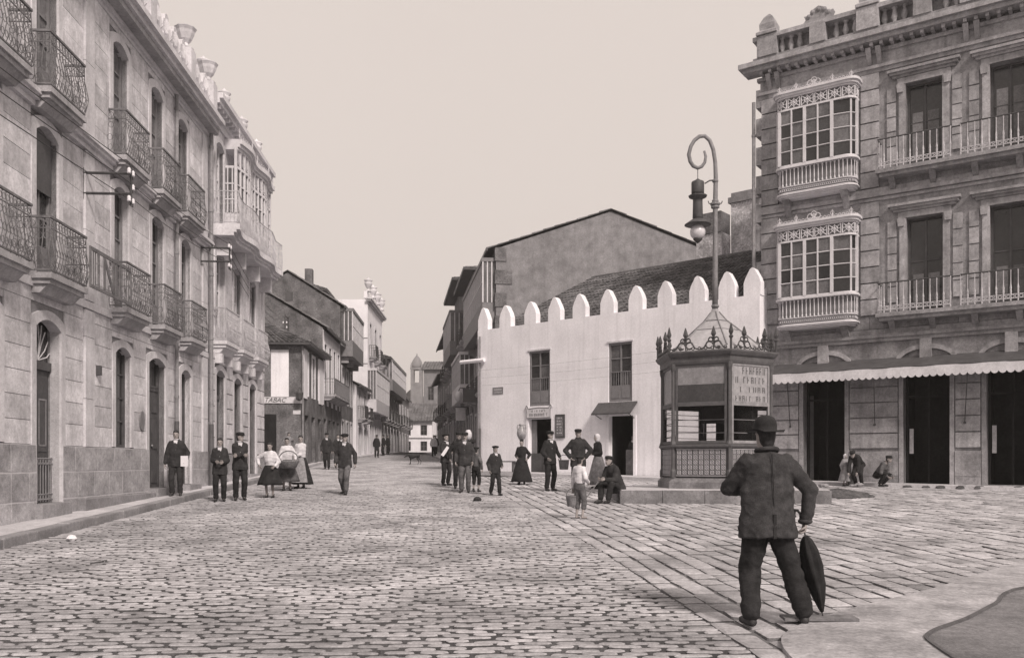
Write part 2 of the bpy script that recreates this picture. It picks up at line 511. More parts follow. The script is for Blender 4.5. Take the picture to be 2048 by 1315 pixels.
# --- pale corner footway in the foreground with its curved garden edge
front = [(2.0, 3.0), (2.0, 5.2), (2.02, 6.5), (2.35, 7.25), (3.24, 8.13), (4.4, 9.1), (6.57, 11.1), (9.0, 12.4), (14, 13.6)]
inner = [(3.05, 3.0), (3.05, 5.2), (3.15, 6.5), (3.32, 6.95), (3.9, 7.5), (4.5, 8.15), (5.4, 9.1), (8.2, 10.4), (14, 11.4)]
def smooth_line(P, n=5):
    out = []
    for i in range(len(P) - 1):
        p0, p1, p2, p3 = P[max(0, i - 1)], P[i], P[i + 1], P[min(len(P) - 1, i + 2)]
        for k in range(n):
            t = k / n
            out.append(tuple(.5 * (2 * p1[c] + (p2[c] - p0[c]) * t + (2 * p0[c] - 5 * p1[c] + 4 * p2[c] - p3[c]) * t * t + (3 * p1[c] - p0[c] - 3 * p2[c] + p3[c]) * t ** 3) for c in (0, 1)))
    return out + [P[-1]]
front, inner = smooth_line(front), smooth_line(inner)
mb = MB(); rows = []
for a, b in zip(front, inner):
    pts = []
    pts.append((a[0], a[1], gz(a[1]) - .05)); pts.append((a[0], a[1], gz(a[1]) + .025))
    for t in (.33, .66, 1.0):
        x, y = a[0] + (b[0] - a[0]) * t, a[1] + (b[1] - a[1]) * t
        pts.append((x, y, gz(y) + .035))
    rows.append(mb.vs(pts))
for p, q in zip(rows, rows[1:]):
    for k in range(4): mb.face(p + k, q + k, q + k + 1, p + k + 1)
cf = tagged(mb.build("corner_footway", M_cement), kind='structure')
# iron edging strip and the bed inside it
mb = MB()
for a, b in zip(inner, inner[1:]):
    d = Vector((b[0] - a[0], b[1] - a[1], 0)).normalized(); n = Vector((-d.y, d.x, 0)) * .014
    za, zb = gz(a[1]), gz(b[1])
    A = [(a[0] + n.x, a[1] + n.y, za - .03), (a[0] + n.x, a[1] + n.y, za + .05), (a[0] - n.x, a[1] - n.y, za + .05), (a[0] - n.x, a[1] - n.y, za - .03)]
    B = [(b[0] + n.x, b[1] + n.y, zb - .03), (b[0] + n.x, b[1] + n.y, zb + .05), (b[0] - n.x, b[1] - n.y, zb + .05), (b[0] - n.x, b[1] - n.y, zb - .03)]
    mb.loft([A, B])
mb.build("edging", M_pipe, cf)
mb = MB(); rows = []
for a in inner: rows.append(mb.vs([(a[0], a[1], gz(a[1]) + .03), (a[0] + 3 if a[1] < 8 else a[0] + 1, 3.0, gz(3.0) + .04)]))
for p, q in zip(rows, rows[1:]): mb.face(p, q, q + 1, p + 1)
tagged(mb.build("garden_bed", mat("packed_earth", .17, var=.25, scale=1.5, fine=45, bump=.4, stain=.3)), kind='structure')
# ------------------------------------------------------------------ facade pieces (local frame: x along the wall, front at -y, z world height)
def wall_shell(parent, m, u0, u1, z0, z1, depth, holes, reveal=.3, name="wall", top=True):
    mb = MB()
    us = sorted({u0, u1, *[h[0] for h in holes], *[h[1] for h in holes]})
    zs = sorted({z0, z1, *[h[2] for h in holes], *[h[3] for h in holes]})
    us = [u for u in us if u0 <= u <= u1]; zs = [z for z in zs if z0 <= z <= z1]
    for a, b in zip(us, us[1:]):
        for c, d in zip(zs, zs[1:]):
            cu, cz = (a + b) / 2, (c + d) / 2
            if any(h[0] < cu < h[1] and h[2] < cz < h[3] for h in holes): continue
            mb.quad((a, 0, c), (b, 0, c), (b, 0, d), (a, 0, d))
    for h in holes:
        a, b, c, d = h[:4]; r = reveal
        mb.quad((a, 0, c), (a, 0, d), (a, r, d), (a, r, c))
        mb.quad((b, 0, c), (b, r, c), (b, r, d), (b, 0, d))
        mb.quad((a, 0, d), (b, 0, d), (b, r, d), (a, r, d))
        mb.quad((a, 0, c), (a, r, c), (b, r, c), (b, 0, c))
    D = depth
    mb.quad((u0, D, z0), (u0, 0, z0), (u0, 0, z1), (u0, D, z1))
    mb.quad((u1, 0, z0), (u1, D, z0), (u1, D, z1), (u1, 0, z1))
    mb.quad((u1, D, z0), (u0, D, z0), (u0, D, z1), (u1, D, z1))
    if top: mb.quad((u0, 0, z1), (u1, 0, z1), (u1, D, z1), (u0, D, z1))
    return mb.build(name, m, parent)

def ashlar(parent, m, u0, u1, zs, holes, proud=.02, gap=.014, maxlen=99, name="stone_block", stagger=False, rn=RND, back=.01):
    for ci, (a, b) in enumerate(zip(zs, zs[1:])):
        pieces = []     # (ua, ub, za, zb)
        cuts = sorted([h for h in holes if h[2] < b - .02 and h[3] > a + .02], key=lambda h: h[0])
        u = u0
        for h in cuts:
            if h[0] > u + .06: pieces.append((u, min(h[0], u1), a, b))
            if h[3] < b - .10: pieces.append((max(h[0], u0), min(h[1], u1), h[3], b))
            elif h[2] > a + .10: pieces.append((max(h[0], u0), min(h[1], u1), a, h[2]))
            u = max(u, h[1])
        if u1 > u + .06: pieces.append((u, u1, a, b))
        for (p, q, c, d) in pieces:
            if q - p < .06: continue
            n = max(1, int(round((q - p) / maxlen)))
            if n == 1: bs = [p, q]
            else:
                w = (q - p) / n
                sh = (w * .5 if (stagger and ci % 2) else 0)
                bs = [p] + [p + w * k + sh + rn.uniform(-.12, .12) * w for k in range(1, n)] + [q]
                if sh and n > 1: bs = [p, *[x for x in bs[1:-1] if x < q - .15], q]
            for x0, x1 in zip(bs, bs[1:]):
                blk(name, m, parent, x0 + gap / 2, x1 - gap / 2, -proud - rn.uniform(0, .004), back, c + gap / 2, d - gap / 2)

def surround(parent, m, u0, u1, z0, z1, rise, w, proud, depth, n=9, name="architrave", keystone=0):
    inn, out = [(u0, z0)], [(u0 - w, z0)]
    c = (u0 + u1) / 2; h = (u1 - u0) / 2
    for k in range(n + 1):
        t = -1 + 2 * k / n
        z = z1 - rise * t * t
        inn.append((c + h * t, z)); out.append((c + (h + w) * t, z + w * (1 - .12 * t * t)))
    inn.append((u1, z0)); out.append((u1 + w, z0))
    mb = MB()
    N = len(inn)
    A = mb.vs([(x, -proud, z) for x, z in inn]); B = mb.vs([(x, -proud, z) for x, z in out])
    C = mb.vs([(x, depth, z) for x, z in inn]); D = mb.vs([(x, .02, z) for x, z in out])
    for k in range(N - 1):
        mb.face(A + k, A + k + 1, B + k + 1, B + k)
        mb.face(A + k + 1, A + k, C + k, C + k + 1)
        mb.face(B + k, B + k + 1, D + k + 1, D + k)
    o = mb.build(name, m, parent)
    if keystone:
        MB().prism([(c - .09, z1 - .01), (c + .09, z1 - .01), (c + .13, z1 + keystone), (c - .13, z1 + keystone)], -proud - .03, .0).build("keystone", m, parent)
    return o

def casement(parent, u0, u1, z0, z1, y, m, glass, cols=2, rows=3, fw=.06, solid=0.0, name="window", curtain=None, transom=None, th=.05):
    """a glazed frame; solid = height of a wooden lower panel; every pane a part of its own"""
    mb = MB()
    mb.box(u0, u0 + fw, y - th, y + .02, z0, z1); mb.box(u1 - fw, u1, y - th, y + .02, z0, z1)
    mb.box(u0 + fw, u1 - fw, y - th, y + .02, z1 - fw, z1); mb.box(u0 + fw, u1 - fw, y - th, y + .02, z0, z0 + fw + solid)
    W = (u1 - u0 - 2 * fw); cw = W / cols
    bar = fw * .5
    for k in range(1, cols):
        x = u0 + fw + cw * k
        b2 = fw * .75 if (cols % 2 == 0 and k == cols // 2) else bar
        mb.box(x - b2 / 2, x + b2 / 2, y - th * .8, y + .015, z0 + fw + solid, z1 - fw)
    zb, zt = z0 + fw + solid, z1 - fw
    rh = (zt - zb) / rows
    for k in range(1, rows):
        z = zb + rh * k
        for c in range(cols):
            mb.box(u0 + fw + cw * c + fw * .4, u0 + fw + cw * (c + 1) - fw * .4, y - th * .6, y + .012, z - bar / 2, z + bar / 2)
    if solid:
        for c in range(cols):
            mb.box(u0 + fw + cw * c + .05, u0 + fw + cw * (c + 1) - .05, y - th - .015, y - th + .005, z0 + fw + .06, z0 + fw + solid - .05)
    o = mb.build(name, m, parent)
    for r in range(rows):
        for c in range(cols):
            g = glass
            if curtain is not None and RND.random() < curtain: g = M_glassl
            blk("pane", g, o, u0 + fw + cw * c + .01, u0 + fw + cw * (c + 1) - .01, y, y + .01, zb + rh * r + .01, zb + rh * (r + 1) - .01)
    return o

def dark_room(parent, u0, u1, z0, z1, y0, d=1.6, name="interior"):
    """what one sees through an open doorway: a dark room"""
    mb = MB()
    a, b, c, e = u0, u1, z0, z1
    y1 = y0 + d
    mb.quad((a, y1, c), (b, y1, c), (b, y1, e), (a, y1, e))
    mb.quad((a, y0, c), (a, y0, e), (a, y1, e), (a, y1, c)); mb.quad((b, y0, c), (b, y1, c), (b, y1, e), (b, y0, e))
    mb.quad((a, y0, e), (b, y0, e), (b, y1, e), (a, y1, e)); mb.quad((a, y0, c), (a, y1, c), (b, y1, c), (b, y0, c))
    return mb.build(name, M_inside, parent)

def rail_bars(mb, pts, z0, z1, step, belly=0.0, rings=True, r=.008, rr=None):
    """ornamental ironwork along an open path of (x, y) corners; bulges outward by belly"""
    for (ax, ay), (bx, by) in zip(pts, pts[1:]):
        L = math.hypot(bx - ax, by - ay)
        if L < .05: continue
        dx, dy = (bx - ax) / L, (by - ay) / L
        nx, ny = dy, -dx
        n = max(2, int(round(L / step)))
        h = z1 - z0
        for k in range(n + 1):
            t = k / n
            x, y = ax + (bx - ax) * t, ay + (by - ay) * t
            if belly:
                prof = [(0, 0), (.12, .55), (.3, 1), (.5, .55), (.68, .1), (1, 0)]
            else: prof = [(0, 0), (1, 0)]
            mb.tube([(x + nx * belly * q, y + ny * belly * q, z0 + h * p) for p, q in prof], r, 4, cap=False)
            if rings and k < n:
                xm, ym = ax + (bx - ax) * (t + .5 / n), ay + (by - ay) * (t + .5 / n)
                for zc, q, rad in ((.90, 0, .38), (.66, .12, .42), (.34, .95, .46), (.12, .55, .40)):
                    pr = []
                    rad *= L / n
                    for j in range(9):
                        a = 2 * math.pi * j / 8
                        pr.append((xm + dx * rad * math.cos(a) + nx * belly * q, ym + dy * rad * math.cos(a) + ny * belly * q, z0 + h * zc + rad * 1.25 * math.sin(a)))
                    mb.tube(pr, r * .8, 3, cap=False)

def balcony(parent, u0, u1, zf, d, h, m_slab, m_iron, belly=.07, step=.115, slab=.34, rings=True, r=.008, corbels=0, name="balcony"):
    mb = MB()
    # stepped slab, narrowing downwards
    mb.box(u0, u1, -d, .0, zf - slab * .30, zf)
    mb.box(u0 + .05, u1 - .05, -d + .05, .0, zf - slab * .55, zf - slab * .30)
    q = [(-(d - .10), zf - slab * .55), (-.0, zf - slab * .55), (0, zf - slab), (-(d - .10) * .55, zf - slab)]
    a = mb.vs([(u0 + .1, y, z) for y, z in q]); b = mb.vs([(u1 - .1, y, z) for y, z in q])
    mb.face(a, a + 1, a + 2, a + 3); mb.face(b + 3, b + 2, b + 1, b)
    for k in range(4):
        j = (k + 1) % 4; mb.face(a + j, a + k, b + k, b + j)
    o = mb.build(name, m_slab, parent)
    for k in range(corbels):
        u = u0 + .2 + (u1 - u0 - .4) * k / max(1, corbels - 1)
        MB().prism([(0, 0), (0, 0), (0, 0)], 0, 0) if False else None
        c = MB(); c.box(u - .08, u + .08, -d * .6, 0, zf - slab - .3, zf - slab - .002); c.build("corbel", m_slab, o)
    pts = [(u0 + .03, -.02), (u0 + .03, -d + .03), (u1 - .03, -d + .03), (u1 - .03, -.02)]
    mb = MB(); rail_bars(mb, pts, zf + .05, zf + h - .02, step, belly, rings, r)
    tagged(mb.build("railing", m_iron, o), kind='stuff')
    for nm, zz, rr in (("handrail", zf + h, .020), ("lower_rail", zf + .05, .014), ("middle_rail", zf + h * .8, .009)):
        mb = MB(); mb.loft([[(px + e * rr * (1 if px < (u0 + u1) / 2 else -1) * sx, py + rr * sx, zz + rr * sy) for e in (1,) for sx, sy in ((-1, -1), (1, -1), (1, 1), (-1, 1))] for px, py in pts]); mb.build(nm, m_iron, o)
    return o

def urn(parent, x, y, z, s, m, name="urn"):
    prof = [(.16, 0), (.16, .06), (.07, .10), (.06, .16), (.13, .24), (.19, .38), (.20, .46), (.14, .50), (.22, .56), (.22, .60), (.10, .62), (.05, .70), (.02, .74)]
    return MB().lathe([(r * s, h * s) for r, h in prof], (x, y, z), 10).build(name, m, parent, smooth=True)

def cornice(parent, m, u0, u1, z, steps, name="cornice", ends=True):
    """steps: list of (projection, z0, z1) bands"""
    mb = MB()
    for p, a, b in steps: mb.box(u0 - (p if ends else 0), u1 + (p if ends else 0), -p, .05, z + a, z + b)
    return mb.build(name, m, parent)

def downpipe(parent, u, y, z0, z1, r=.05, iron_to=None):
    mb = MB(); mb.tube([(u, y, iron_to or z0), (u, y, z1)], r, 8)
    zz = (iron_to or z0) + .6
    while zz < z1:
        mb.tube([(u, y, zz), (u, y, zz + .07)], r * 1.25, 8); zz += 1.9
    o = mb.build("downpipe", M_zinc, parent, smooth=False)
    if iron_to: MB().tube([(u, y, z0), (u, y, iron_to)], r * 1.25, 8).build("pipe_guard", M_pipe, o)
    return o

def tile_slope(mb, a, b, c, d, col=.21, step=.32, r=.07):
    """barrel tiles on a roof plane; a-b along the eave, d-c along the ridge"""
    a, b, c, d = map(Vector, (a, b, c, d))
    n = max(2, int(round(max((b - a).length, (c - d).length) / col)))
    nor = (b - a).cross(d - a).normalized()
    if nor.z < 0: nor = -nor
    for k in range(n):
        t = (k + .5) / n
        p0, p1 = a.lerp(b, t), d.lerp(c, t)
        L = (p1 - p0).length
        if L < .1: continue
        ns = max(1, int(L / step))
        wide = (b - a).normalized() * r
        up = (p1 - p0).normalized()
        for s in range(ns):
            q0, q1 = p0 + up * (L * s / ns), p0 + up * (L * (s + 1) / ns + .04)
            j = RND.uniform(-.012, .012)
            rows = []
            for q, lift, w in ((q0, .035, 1.0), (q1, .0, .82)):
                rows.append(mb.vs([q + wide * (x * w) + nor * (zz * r + lift + j) for x, zz in ((-1, -.2), (-.7, .65), (0, 1.0), (.7, .65), (1, -.2))]))
            for i in range(4): mb.face(rows[0] + i, rows[0] + i + 1, rows[1] + i + 1, rows[1] + i)
            mb.face(*[rows[0] + 4 - i for i in range(5)])

def roof_plane(parent, a, b, c, d, col=.21, step=.34, name="roof"):
    mb = MB(); mb.quad(a, b, c, d)
    o = mb.build(name, M_tile, parent)
    t = MB(); tile_slope(t, a, b, c, d, col, step)
    tagged(t.build("roof_tiles", M_tile, o), kind='stuff')
    return o
# ------------------------------------------------------------------ left-hand block (near)
LROT = math.pi / 2 + math.atan(.056)
lb = thing("apartment_building", "long pale stone house with iron balconies on the left, nearest the viewer", "building", (wall_l(12), 12, 0), LROT)
gf = [(3.61, 4.58, .86, 4.22), (7.19, 8.08, 1.95, 4.18), (9.23, 10.42, .98, 4.2), (11.67, 12.5, 1.02, 4.15), (1.45, 2.35, 1.95, 4.18), (-1.2, -.3, 1.95, 4.18)]
f1 = [(3.61, 4.47, 4.96, 7.72), (7.1, 7.96, 4.96, 7.72), (9.43, 10.29, 4.96, 7.72), (11.67, 12.5, 4.96, 7.72), (1.45, 2.31, 4.96, 7.72), (-1.2, -.34, 4.96, 7.72)]
f2 = [(3.61, 4.47, 8.24, 10.9), (7.05, 7.92, 8.24, 10.9), (9.38, 10.24, 8.24, 10.9), (11.4, 12.24, 8.24, 10.9), (1.45, 2.31, 8.24, 10.9), (-1.2, -.34, 8.24, 10.9)]
holes = gf + f1 + f2
wall_shell(lb, M_jointline, -3, 14.12, -.6, 11.25, 9, holes, .32)
RISE, AW = .16, .17
mar = [(a - AW, b + AW, c if c < 2 else c - .0, d + AW) for a, b, c, d in holes]
pil = [(5.58, 6.03, 1.9, 11.3), (13.55, 14.05, 1.9, 11.3)]
zs = [1.93 + .425 * k for k in range(7)] + [4.72]
ashlar(lb, M_stone, -3, 14.12, zs, mar + pil, .022, .012)
zs = [4.88 + .427 * k for k in range(8)]
ashlar(lb, M_stone, -3, 14.12, zs[:-1] + [7.90], mar + pil, .022, .010)
zs = [8.16 + .43 * k for k in range(8)]
ashlar(lb, M_stone, -3, 14.12, zs[:-1] + [11.22], mar + pil, .022, .010)
for a, b, c, d in pil:      # flat pilaster strips in drums
    z = c + .03
    for top in (2.9, 4.15, 4.70): blk("pilaster_block", M_trim, lb, a + .01, b - .01, -.07, .01, z, top - .01); z = top
    z = 4.89
    for top in (6.3, 7.89): blk("pilaster_block", M_trim, lb, a + .01, b - .01, -.07, .01, z, top - .01); z = top
    z = 8.18
    for top in (9.7, 11.22): blk("pilaster_block", M_trim, lb, a + .01, b - .01, -.07, .01, z, top - .01); z = top
# plinth with pale mortar joints
pm = [(a - .02, b + .02, c, d) for a, b, c, d in gf]
for p, q in ((-3, 3.59), (4.60, 9.21), (10.44, 11.65), (12.52, 14.12)):
    blk("plinth_bed", M_mortar, lb, p, q, -.059, -.001, -.6, 1.925)
rn = random.Random(21)
for p, q in ((-3, 3.57), (4.62, 9.19), (10.46, 11.63), (12.54, 14.12)):
    for i, (a, b) in enumerate(((1.44, 1.92), (.93, 1.425), (.35, .915), (-.3, .335))):
        u = p
        while u < q - .02:
            w = min(rn.uniform(.5, 1.25), q - u)
            if q - u - w < .25: w = q - u
            blk("plinth_stone", M_plinth, lb, u + .011, u + w - .011, -.063 - rn.uniform(0, .004), -.035, a + .010, b - .008)
            u += w
cornice(lb, M_trim, -3, 14.12, 4.72, [(.07, 0, .15)], "string_course", False)
cornice(lb, M_trim, -3, 14.12, 7.90, [(.10, 0, .10), (.18, .10, .17), (.24, .17, .25)], "string_course", False)
cornice(lb, M_trim, -3, 14.12, 11.22, [(.05, .0, .08), (.12, .08, .16), (.44, .30, .42), (.55, .42, .56)], "cornice", False)
MB().box(-3, 14.12, -.36, .05, 11.38, 11.52).build("soffit", M_slabst, lb)
# parapet: a row of shell-shaped antefixes between pedestals with crowned urns
blk("parapet_base", M_trim, lb, -3, 14.12, -.34, .12, 11.78, 11.98)
peds = [-2.8, 1.0, 4.9, 8.7, 11.75, 13.85]
for u in peds:
    blk("pedestal", M_trim, lb, u - .20, u + .20, -.34, .10, 11.98, 12.78)
    if u in (11.75, 13.85, 1.0):
        MB().lathe([(.20, 0), (.22, .05), (.10, .10), (.08, .18), (.17, .28), (.23, .42), (.25, .50), (.30, .58), (.27, .60), (.10, .56)], (u, -.12, 12.78), 9).build("urn", M_trim, lb)
out = [(-.24, 0), (.24, 0), (.27, .18), (.22, .34), (.29, .52), (.24, .70), (.14, .72), (.12, .86), (0, .94), (-.12, .86), (-.14, .72), (-.24, .70), (-.29, .52), (-.22, .34), (-.27, .18)]
am = MB().prism(out, -.10, .06)
for k in range(7):
    t = math.radians(30 + 20 * k); am.tube([(0, -.11, .16), (.16 * math.cos(t), -.14, .16 + .32 * math.sin(t)), (.25 * math.cos(t), -.10, .16 + .62 * math.sin(t))], [.05, .045, .02], 6)
am.ring((-.14, -.11, .10), .07, .03, 'y', 10, 5); am.ring((.14, -.11, .10), .07, .03, 'y', 10, 5)
am = am.mesh("antefix", M_trim)
for a, b in zip(peds, peds[1:]):
    n = max(1, int((b - a - .5) / .60))
    for k in range(n):
        o = link("antefix", am, lb); o.location = (a + .2 + (b - a - .4) * (k + .5) / n, -.14, 11.98); o.scale = (1, 1, .9)
# openings
for h in gf:
    surround(lb, M_trim, *h, RISE, AW, .045, .17)
for h in f1 + f2:
    surround(lb, M_trim, *h, RISE, AW, .045, .17)
for i, (a, b, c, d) in enumerate(f1):
    casement(lb, a, b, c, d,   .16, M_gpaint, M_glass, 2, 4, .07, .55, curtain=.15)
    balcony(lb, [3.35, 6.85, 9.22, 11.38, 1.15, -1.5][i], [4.86, 8.32, 10.62, 12.78, 2.72, 0][i], 4.95, .42, .98, M_slabst, M_iron_l, .075)
for i, (a, b, c, d) in enumerate(f2):
    casement(lb, a, b, c, d,   .16, M_gpaint, M_glassl if i in (0, 2) else M_glass, 2, 4, .07, .55, curtain=.3)
    balcony(lb, [3.35, 6.8, 9.15, 11.1, 1.15, -1.5][i], [4.8, 8.25, 10.5, 12.6, 2.72, 0][i], 8.22, .42, .98, M_slabst, M_iron_l, .075)
# half-drawn blind in the near first-floor window
MB().box(3.68, 4.40, .06, .09, 6.55, 7.60).build("window_blind", M_dpaint, lb)
# street-level windows and doors
for i in (1, 4, 5):
    a, b, c, d = gf[i]
    casement(lb, a, b, c, d, .15, M_dpaint, M_glass, 2, 4, .06, curtain=.1)
for i in (2, 3):
    a, b, c, d = gf[i]
    o = MB().box(a, a + .06, .13, .20, c, d).box(b - .06, b, .13, .20, c, d).box(a + .06, b - .06, .13, .20, d - .8, d - .72).build("door_frame", M_dpaint, lb)
    casement(lb, a + .06, b - .06, d - .72, d, .17, M_dpaint, M_glass, 2, 1, .05, name="fanlight")
    mid = (a + b) / 2
    for p, q in ((a + .06, mid - .005), (mid + .005, b - .06)):
        dm = MB().box(p, q, .15, .19, c, d - .8)
        for z0, z1 in ((c + .12, c + .85), (c + .98, c + 1.75), (c + 1.88, d - .95)):
            dm.box(p + .08, q - .08, .13, .155, z0, z1)
        o = dm.build("door_leaf", M_dpaint, lb)
    MB().ell((mid + .06, .12, c + 1.05), (.03, .03, .03), 8, 6).build("door_handle", M_zinc, o)
    blk("doorstep", M_kerb, lb, a - .12, b + .12, -.30, .3, c - .3, c - .01)
a, b, c, d = gf[0]
# near door: dark leaf with an iron grille below, carved transom and a fanlight of iron rays
dl = MB().box(a, b, .20, .24, c, d - .78).box(a + .08, b - .08, .185, .20, c + .95, d - 1.0).box(a, b, .14, .23, d - .90, d - .74).build("door_leaf", M_dpaint, lb)
MB().box(a + .55, b - .12, .176, .186, c + 1.05, c + 1.08).box(b - .15, b - .12, .176, .186, c + 1.05, c + 1.9).box(a + .55, a + .58, .176, .186, c + 1.05, c + 1.9).box(a + .55, b - .12, .176, .186, c + 1.9, c + 1.93).build("door_moulding", M_ironp, dl)
fl = MB()
for k in range(9):
    t = math.radians(15 + 150 * k / 8)
    fl.tube([((a + b) / 2, .17, d - .74), ((a + b) / 2 + .30 * math.cos(t) + .06 * math.sin(5 * t), .17, d - .74 + .36 * math.sin(t)), ((a + b) / 2 + .48 * math.cos(t), .17, d - .74 + .70 * math.sin(t))], .012, 4)
MB().box(a, b, .22, .23, d - .78, d).build("fanlight_glass", M_glass, dl)
fl.build("fanlight_grille", M_ironw, dl)
g = MB()
for z in (c + .06, c + .16, c + .72, c + .82): g.tube([(a + .02, .12, z), (b - .02, .12, z)], .014, 5)
for k in range(9):
    u = a + .06 + (b - a - .12) * k / 8
    g.tube([(u, .12, c + .02), (u, .12, c + .84)], .012, 5)
    if k < 8:
        g.ring((u + .055, .12, c + .77), .035, .006, 'y', 8, 3); g.ring((u + .055, .12, c + .11), .035, .006, 'y', 8, 3)
g.build("door_grille", M_ironp, lb)
blk("doorstep", M_kerb, lb, a - .1, b + .1, -.20, .32, c - .4, c - .005)
blk("plinth_step", M_kerb, lb, 5.2, 10.9, -.24, -.07, .3, .88)
# oval plaque, bell boss, lamp stub
pq = MB(); ring = [(8.74 + .15 * math.cos(t * math.pi / 10), 2.6 + .23 * math.sin(t * math.pi / 10)) for t in range(20)]
pq.prism(ring, -.06, -.02); pq.build("oval_plaque", M_gpaint, lb)
MB().prism([(6.18, 3.42), (6.26, 3.42), (6.26, 3.62), (6.18, 3.62)], -.12, -.02).build("bell_plate", M_dpaint, lb)
downpipe(lb, 11.1, -.10, .9, 11.3, .05, 2.7)
downpipe(lb, 14.05, -.16, .9, 11.4, .06, 2.75)
# openwork letter board along the first-floor balconies
sg = thing("letter_sign", "openwork wooden letter board hung between first floor balconies of the pale left house", "sign", lb.location, LROT)
fr = MB(); y0 = -.50
fr.box(4.78, 6.86, y0, y0 + .03, 5.70, 5.77); fr.box(4.78, 6.86, y0, y0 + .03, 4.98, 5.04)
for u in (4.78, 5.16, 6.22, 6.82): fr.box(u, u + .05, y0, y0 + .03, 5.04, 5.70)
for u in (4.92, 5.02, 6.36, 6.46, 6.58, 6.70): fr.box(u, u + .025, y0 + .005, y0 + .02, 5.04, 5.70)
for u in (4.8, 6.83): fr.tube([(u, y0 + .02, 5.4), (u, -.02, 5.4)], .012, 5)
fr.build("frame", M_wood, sg)
nl = MB(); nl.box(5.42, 5.50, y0, y0 + .02, 5.05, 5.69); nl.box(5.86, 5.94, y0, y0 + .02, 5.05, 5.69)
nl.prism([(5.50, 5.55), (5.50, 5.69), (5.86, 5.19), (5.86, 5.05)], y0, y0 + .02); nl.build("letter", M_wood, sg)
nl = MB(); nl.box(6.02, 6.10, y0, y0 + .02, 5.05, 5.69); nl.build("letter", M_wood, sg)

# ------------------------------------------------------------------ second house on the left, with the white glazed gallery
sb = thing("gallery_house", "pale stone house with a white glazed gallery on its top floor, second on the left", "building", (wall_l(12), 12, 0), LROT)
gf = [(15.0, 15.98, 1.1, 4.5), (17.1, 18.08, 1.15, 4.45), (19.2, 20.18, 1.2, 4.45)]
f1 = [(15.0, 15.95, 5.35, 8.2), (17.1, 18.05, 5.35, 8.2), (19.2, 20.15, 5.35, 8.2)]
f2 = [(15.0, 15.9, 8.95, 11.6)]
holes = gf + f1 + f2
wall_shell(sb, M_jointline, 14.14, 21.5, -.3, 12.6, 9, holes, .32)
mar = [(a - AW, b + AW, c, d + AW) for a, b, c, d in holes]
ashlar(sb, M_stone, 14.3, 21.5, [1.9 + .48 * k for k in range(7)] + [5.02], mar, .05, .035)
ashlar(sb, M_stucco, 14.3, 21.5, [5.1, 6.1, 7.1, 8.5], mar, .02, .008)
ashlar(sb, M_stucco, 14.3, 21.5, [8.55, 9.6, 10.6, 12.0], mar, .02, .008)
for p, q in ((14.3, 14.82), (16.16, 16.92), (18.26, 19.02), (20.36, 21.5)):
    for a, b in ((.6, 1.25), (1.25, 1.88)): blk("plinth_stone", M_plinth, sb, p + .006, q - .006, -.07, .01, a + .006, b - .006)
for h in holes: surround(sb, M_trim, *h, .17, AW, .055, .17)
for k, (a, b, c, d) in enumerate(gf):
    o = MB().box(a, b, .16, .20, c, d - .9).box(a, b, .12, .18, d - .9, d - .82).build("door_leaf", M_dpaint, sb)
    casement(sb, a, b, d - .82, d, .17, M_dpaint, M_glass, 2, 1, .05, name="fanlight")
    blk("doorstep", M_kerb, sb, a - .1, b + .1, -.12, .3, c - .3, c)
for a, b, c, d in f1 + f2: casement(sb, a, b, c, d, .16, M_wpaint, M_glass, 2, 4, .06, .5, curtain=.3)
for a, b in ((14.72, 16.25), (16.82, 18.35), (18.92, 20.45)):
    balcony(sb, a, b, 5.34, .44, 1.0, M_trim, M_ironw, .10, .12, .38, corbels=2)
cornice(sb, M_trim, 14.14, 21.5, 8.45, [(.05, 0, .12)], "string_course", False)
cornice(sb, M_trim, 14.14, 21.5, 12.0, [(.08, 0, .2), (.14, .2, .34), (.38, .36, .5), (.48, .5, .66)], "cornice", False)
u = 14.3
while u < 21.4: blk("modillion", M_trim, sb, u, u + .10, -.34, 0, 12.25, 12.36); u += .36
MB().box(14.14, 21.5, .2, .5, 12.66, 13.15).build("parapet", M_trim, sb)
for u in (14.5, 16.8, 19.1, 21.3): urn(sb, u, .2, 13.15, 1.0, M_trim)
blk("corner_quoin", M_trim, sb, 21.16, 21.53, -.06, .3, 5.1, 8.44); blk("corner_quoin", M_trim, sb, 21.16, 21.53, -.06, .3, 8.6, 11.98)
# the glazed gallery: bowed bays of white joinery on a moulded slab
def wavy(u, d, amp): return -(d + amp * (0.5 - 0.5 * math.cos(2 * math.pi * (u - 15.7) / 2.45)))
def band(mb, us, f_out, z0, z1, y_in=0.0):
    rows = [[(u, f_out(u), z0), (u, f_out(u), z1), (u, y_in, z1), (u, y_in, z0)] for u in us]
    mb.loft(rows)
us = [14.6 + 6.7 * k / 40 for k in range(41)]
ga = MB()
for z0, z1, d in ((8.52, 8.62, .52), (8.62, 8.70, .60), (8.70, 8.88, .70)):
    band(ga, us, lambda u, d=d: wavy(u, d, .16), z0, z1)
ga = ga.build("gallery_slab", M_trim, sb)
for u in (15.1, 17.0, 19.0, 20.9):
    c = MB(); c.prism([(u - .11, 8.515), (u + .11, 8.515), (u + .08, 8.0), (u - .08, 8.0)][::-1], -.45, 0); c.build("corbel", M_trim, ga)
rb = MB(); pts = [(14.62, -.02)] + [(u, wavy(u, .66, .16)) for u in us[::4]] + [(21.28, -.02)]
rail_bars(rb, pts, 8.92, 9.84, .12, .03, True, .007)
for (ax, ay), (bx, by) in zip(pts, pts[1:]):
    rb.tube([(ax, ay, 9.86), (bx, by, 9.86)], .018, 5); rb.tube([(ax, ay, 8.92), (bx, by, 8.92)], .012, 4)
rb.build("railing", M_ironw, ga)
us2 = [16.0 + 4.9 * k / 32 for k in range(33)]
g2 = lambda u: wavy(u, .38, .16)
hd = MB()
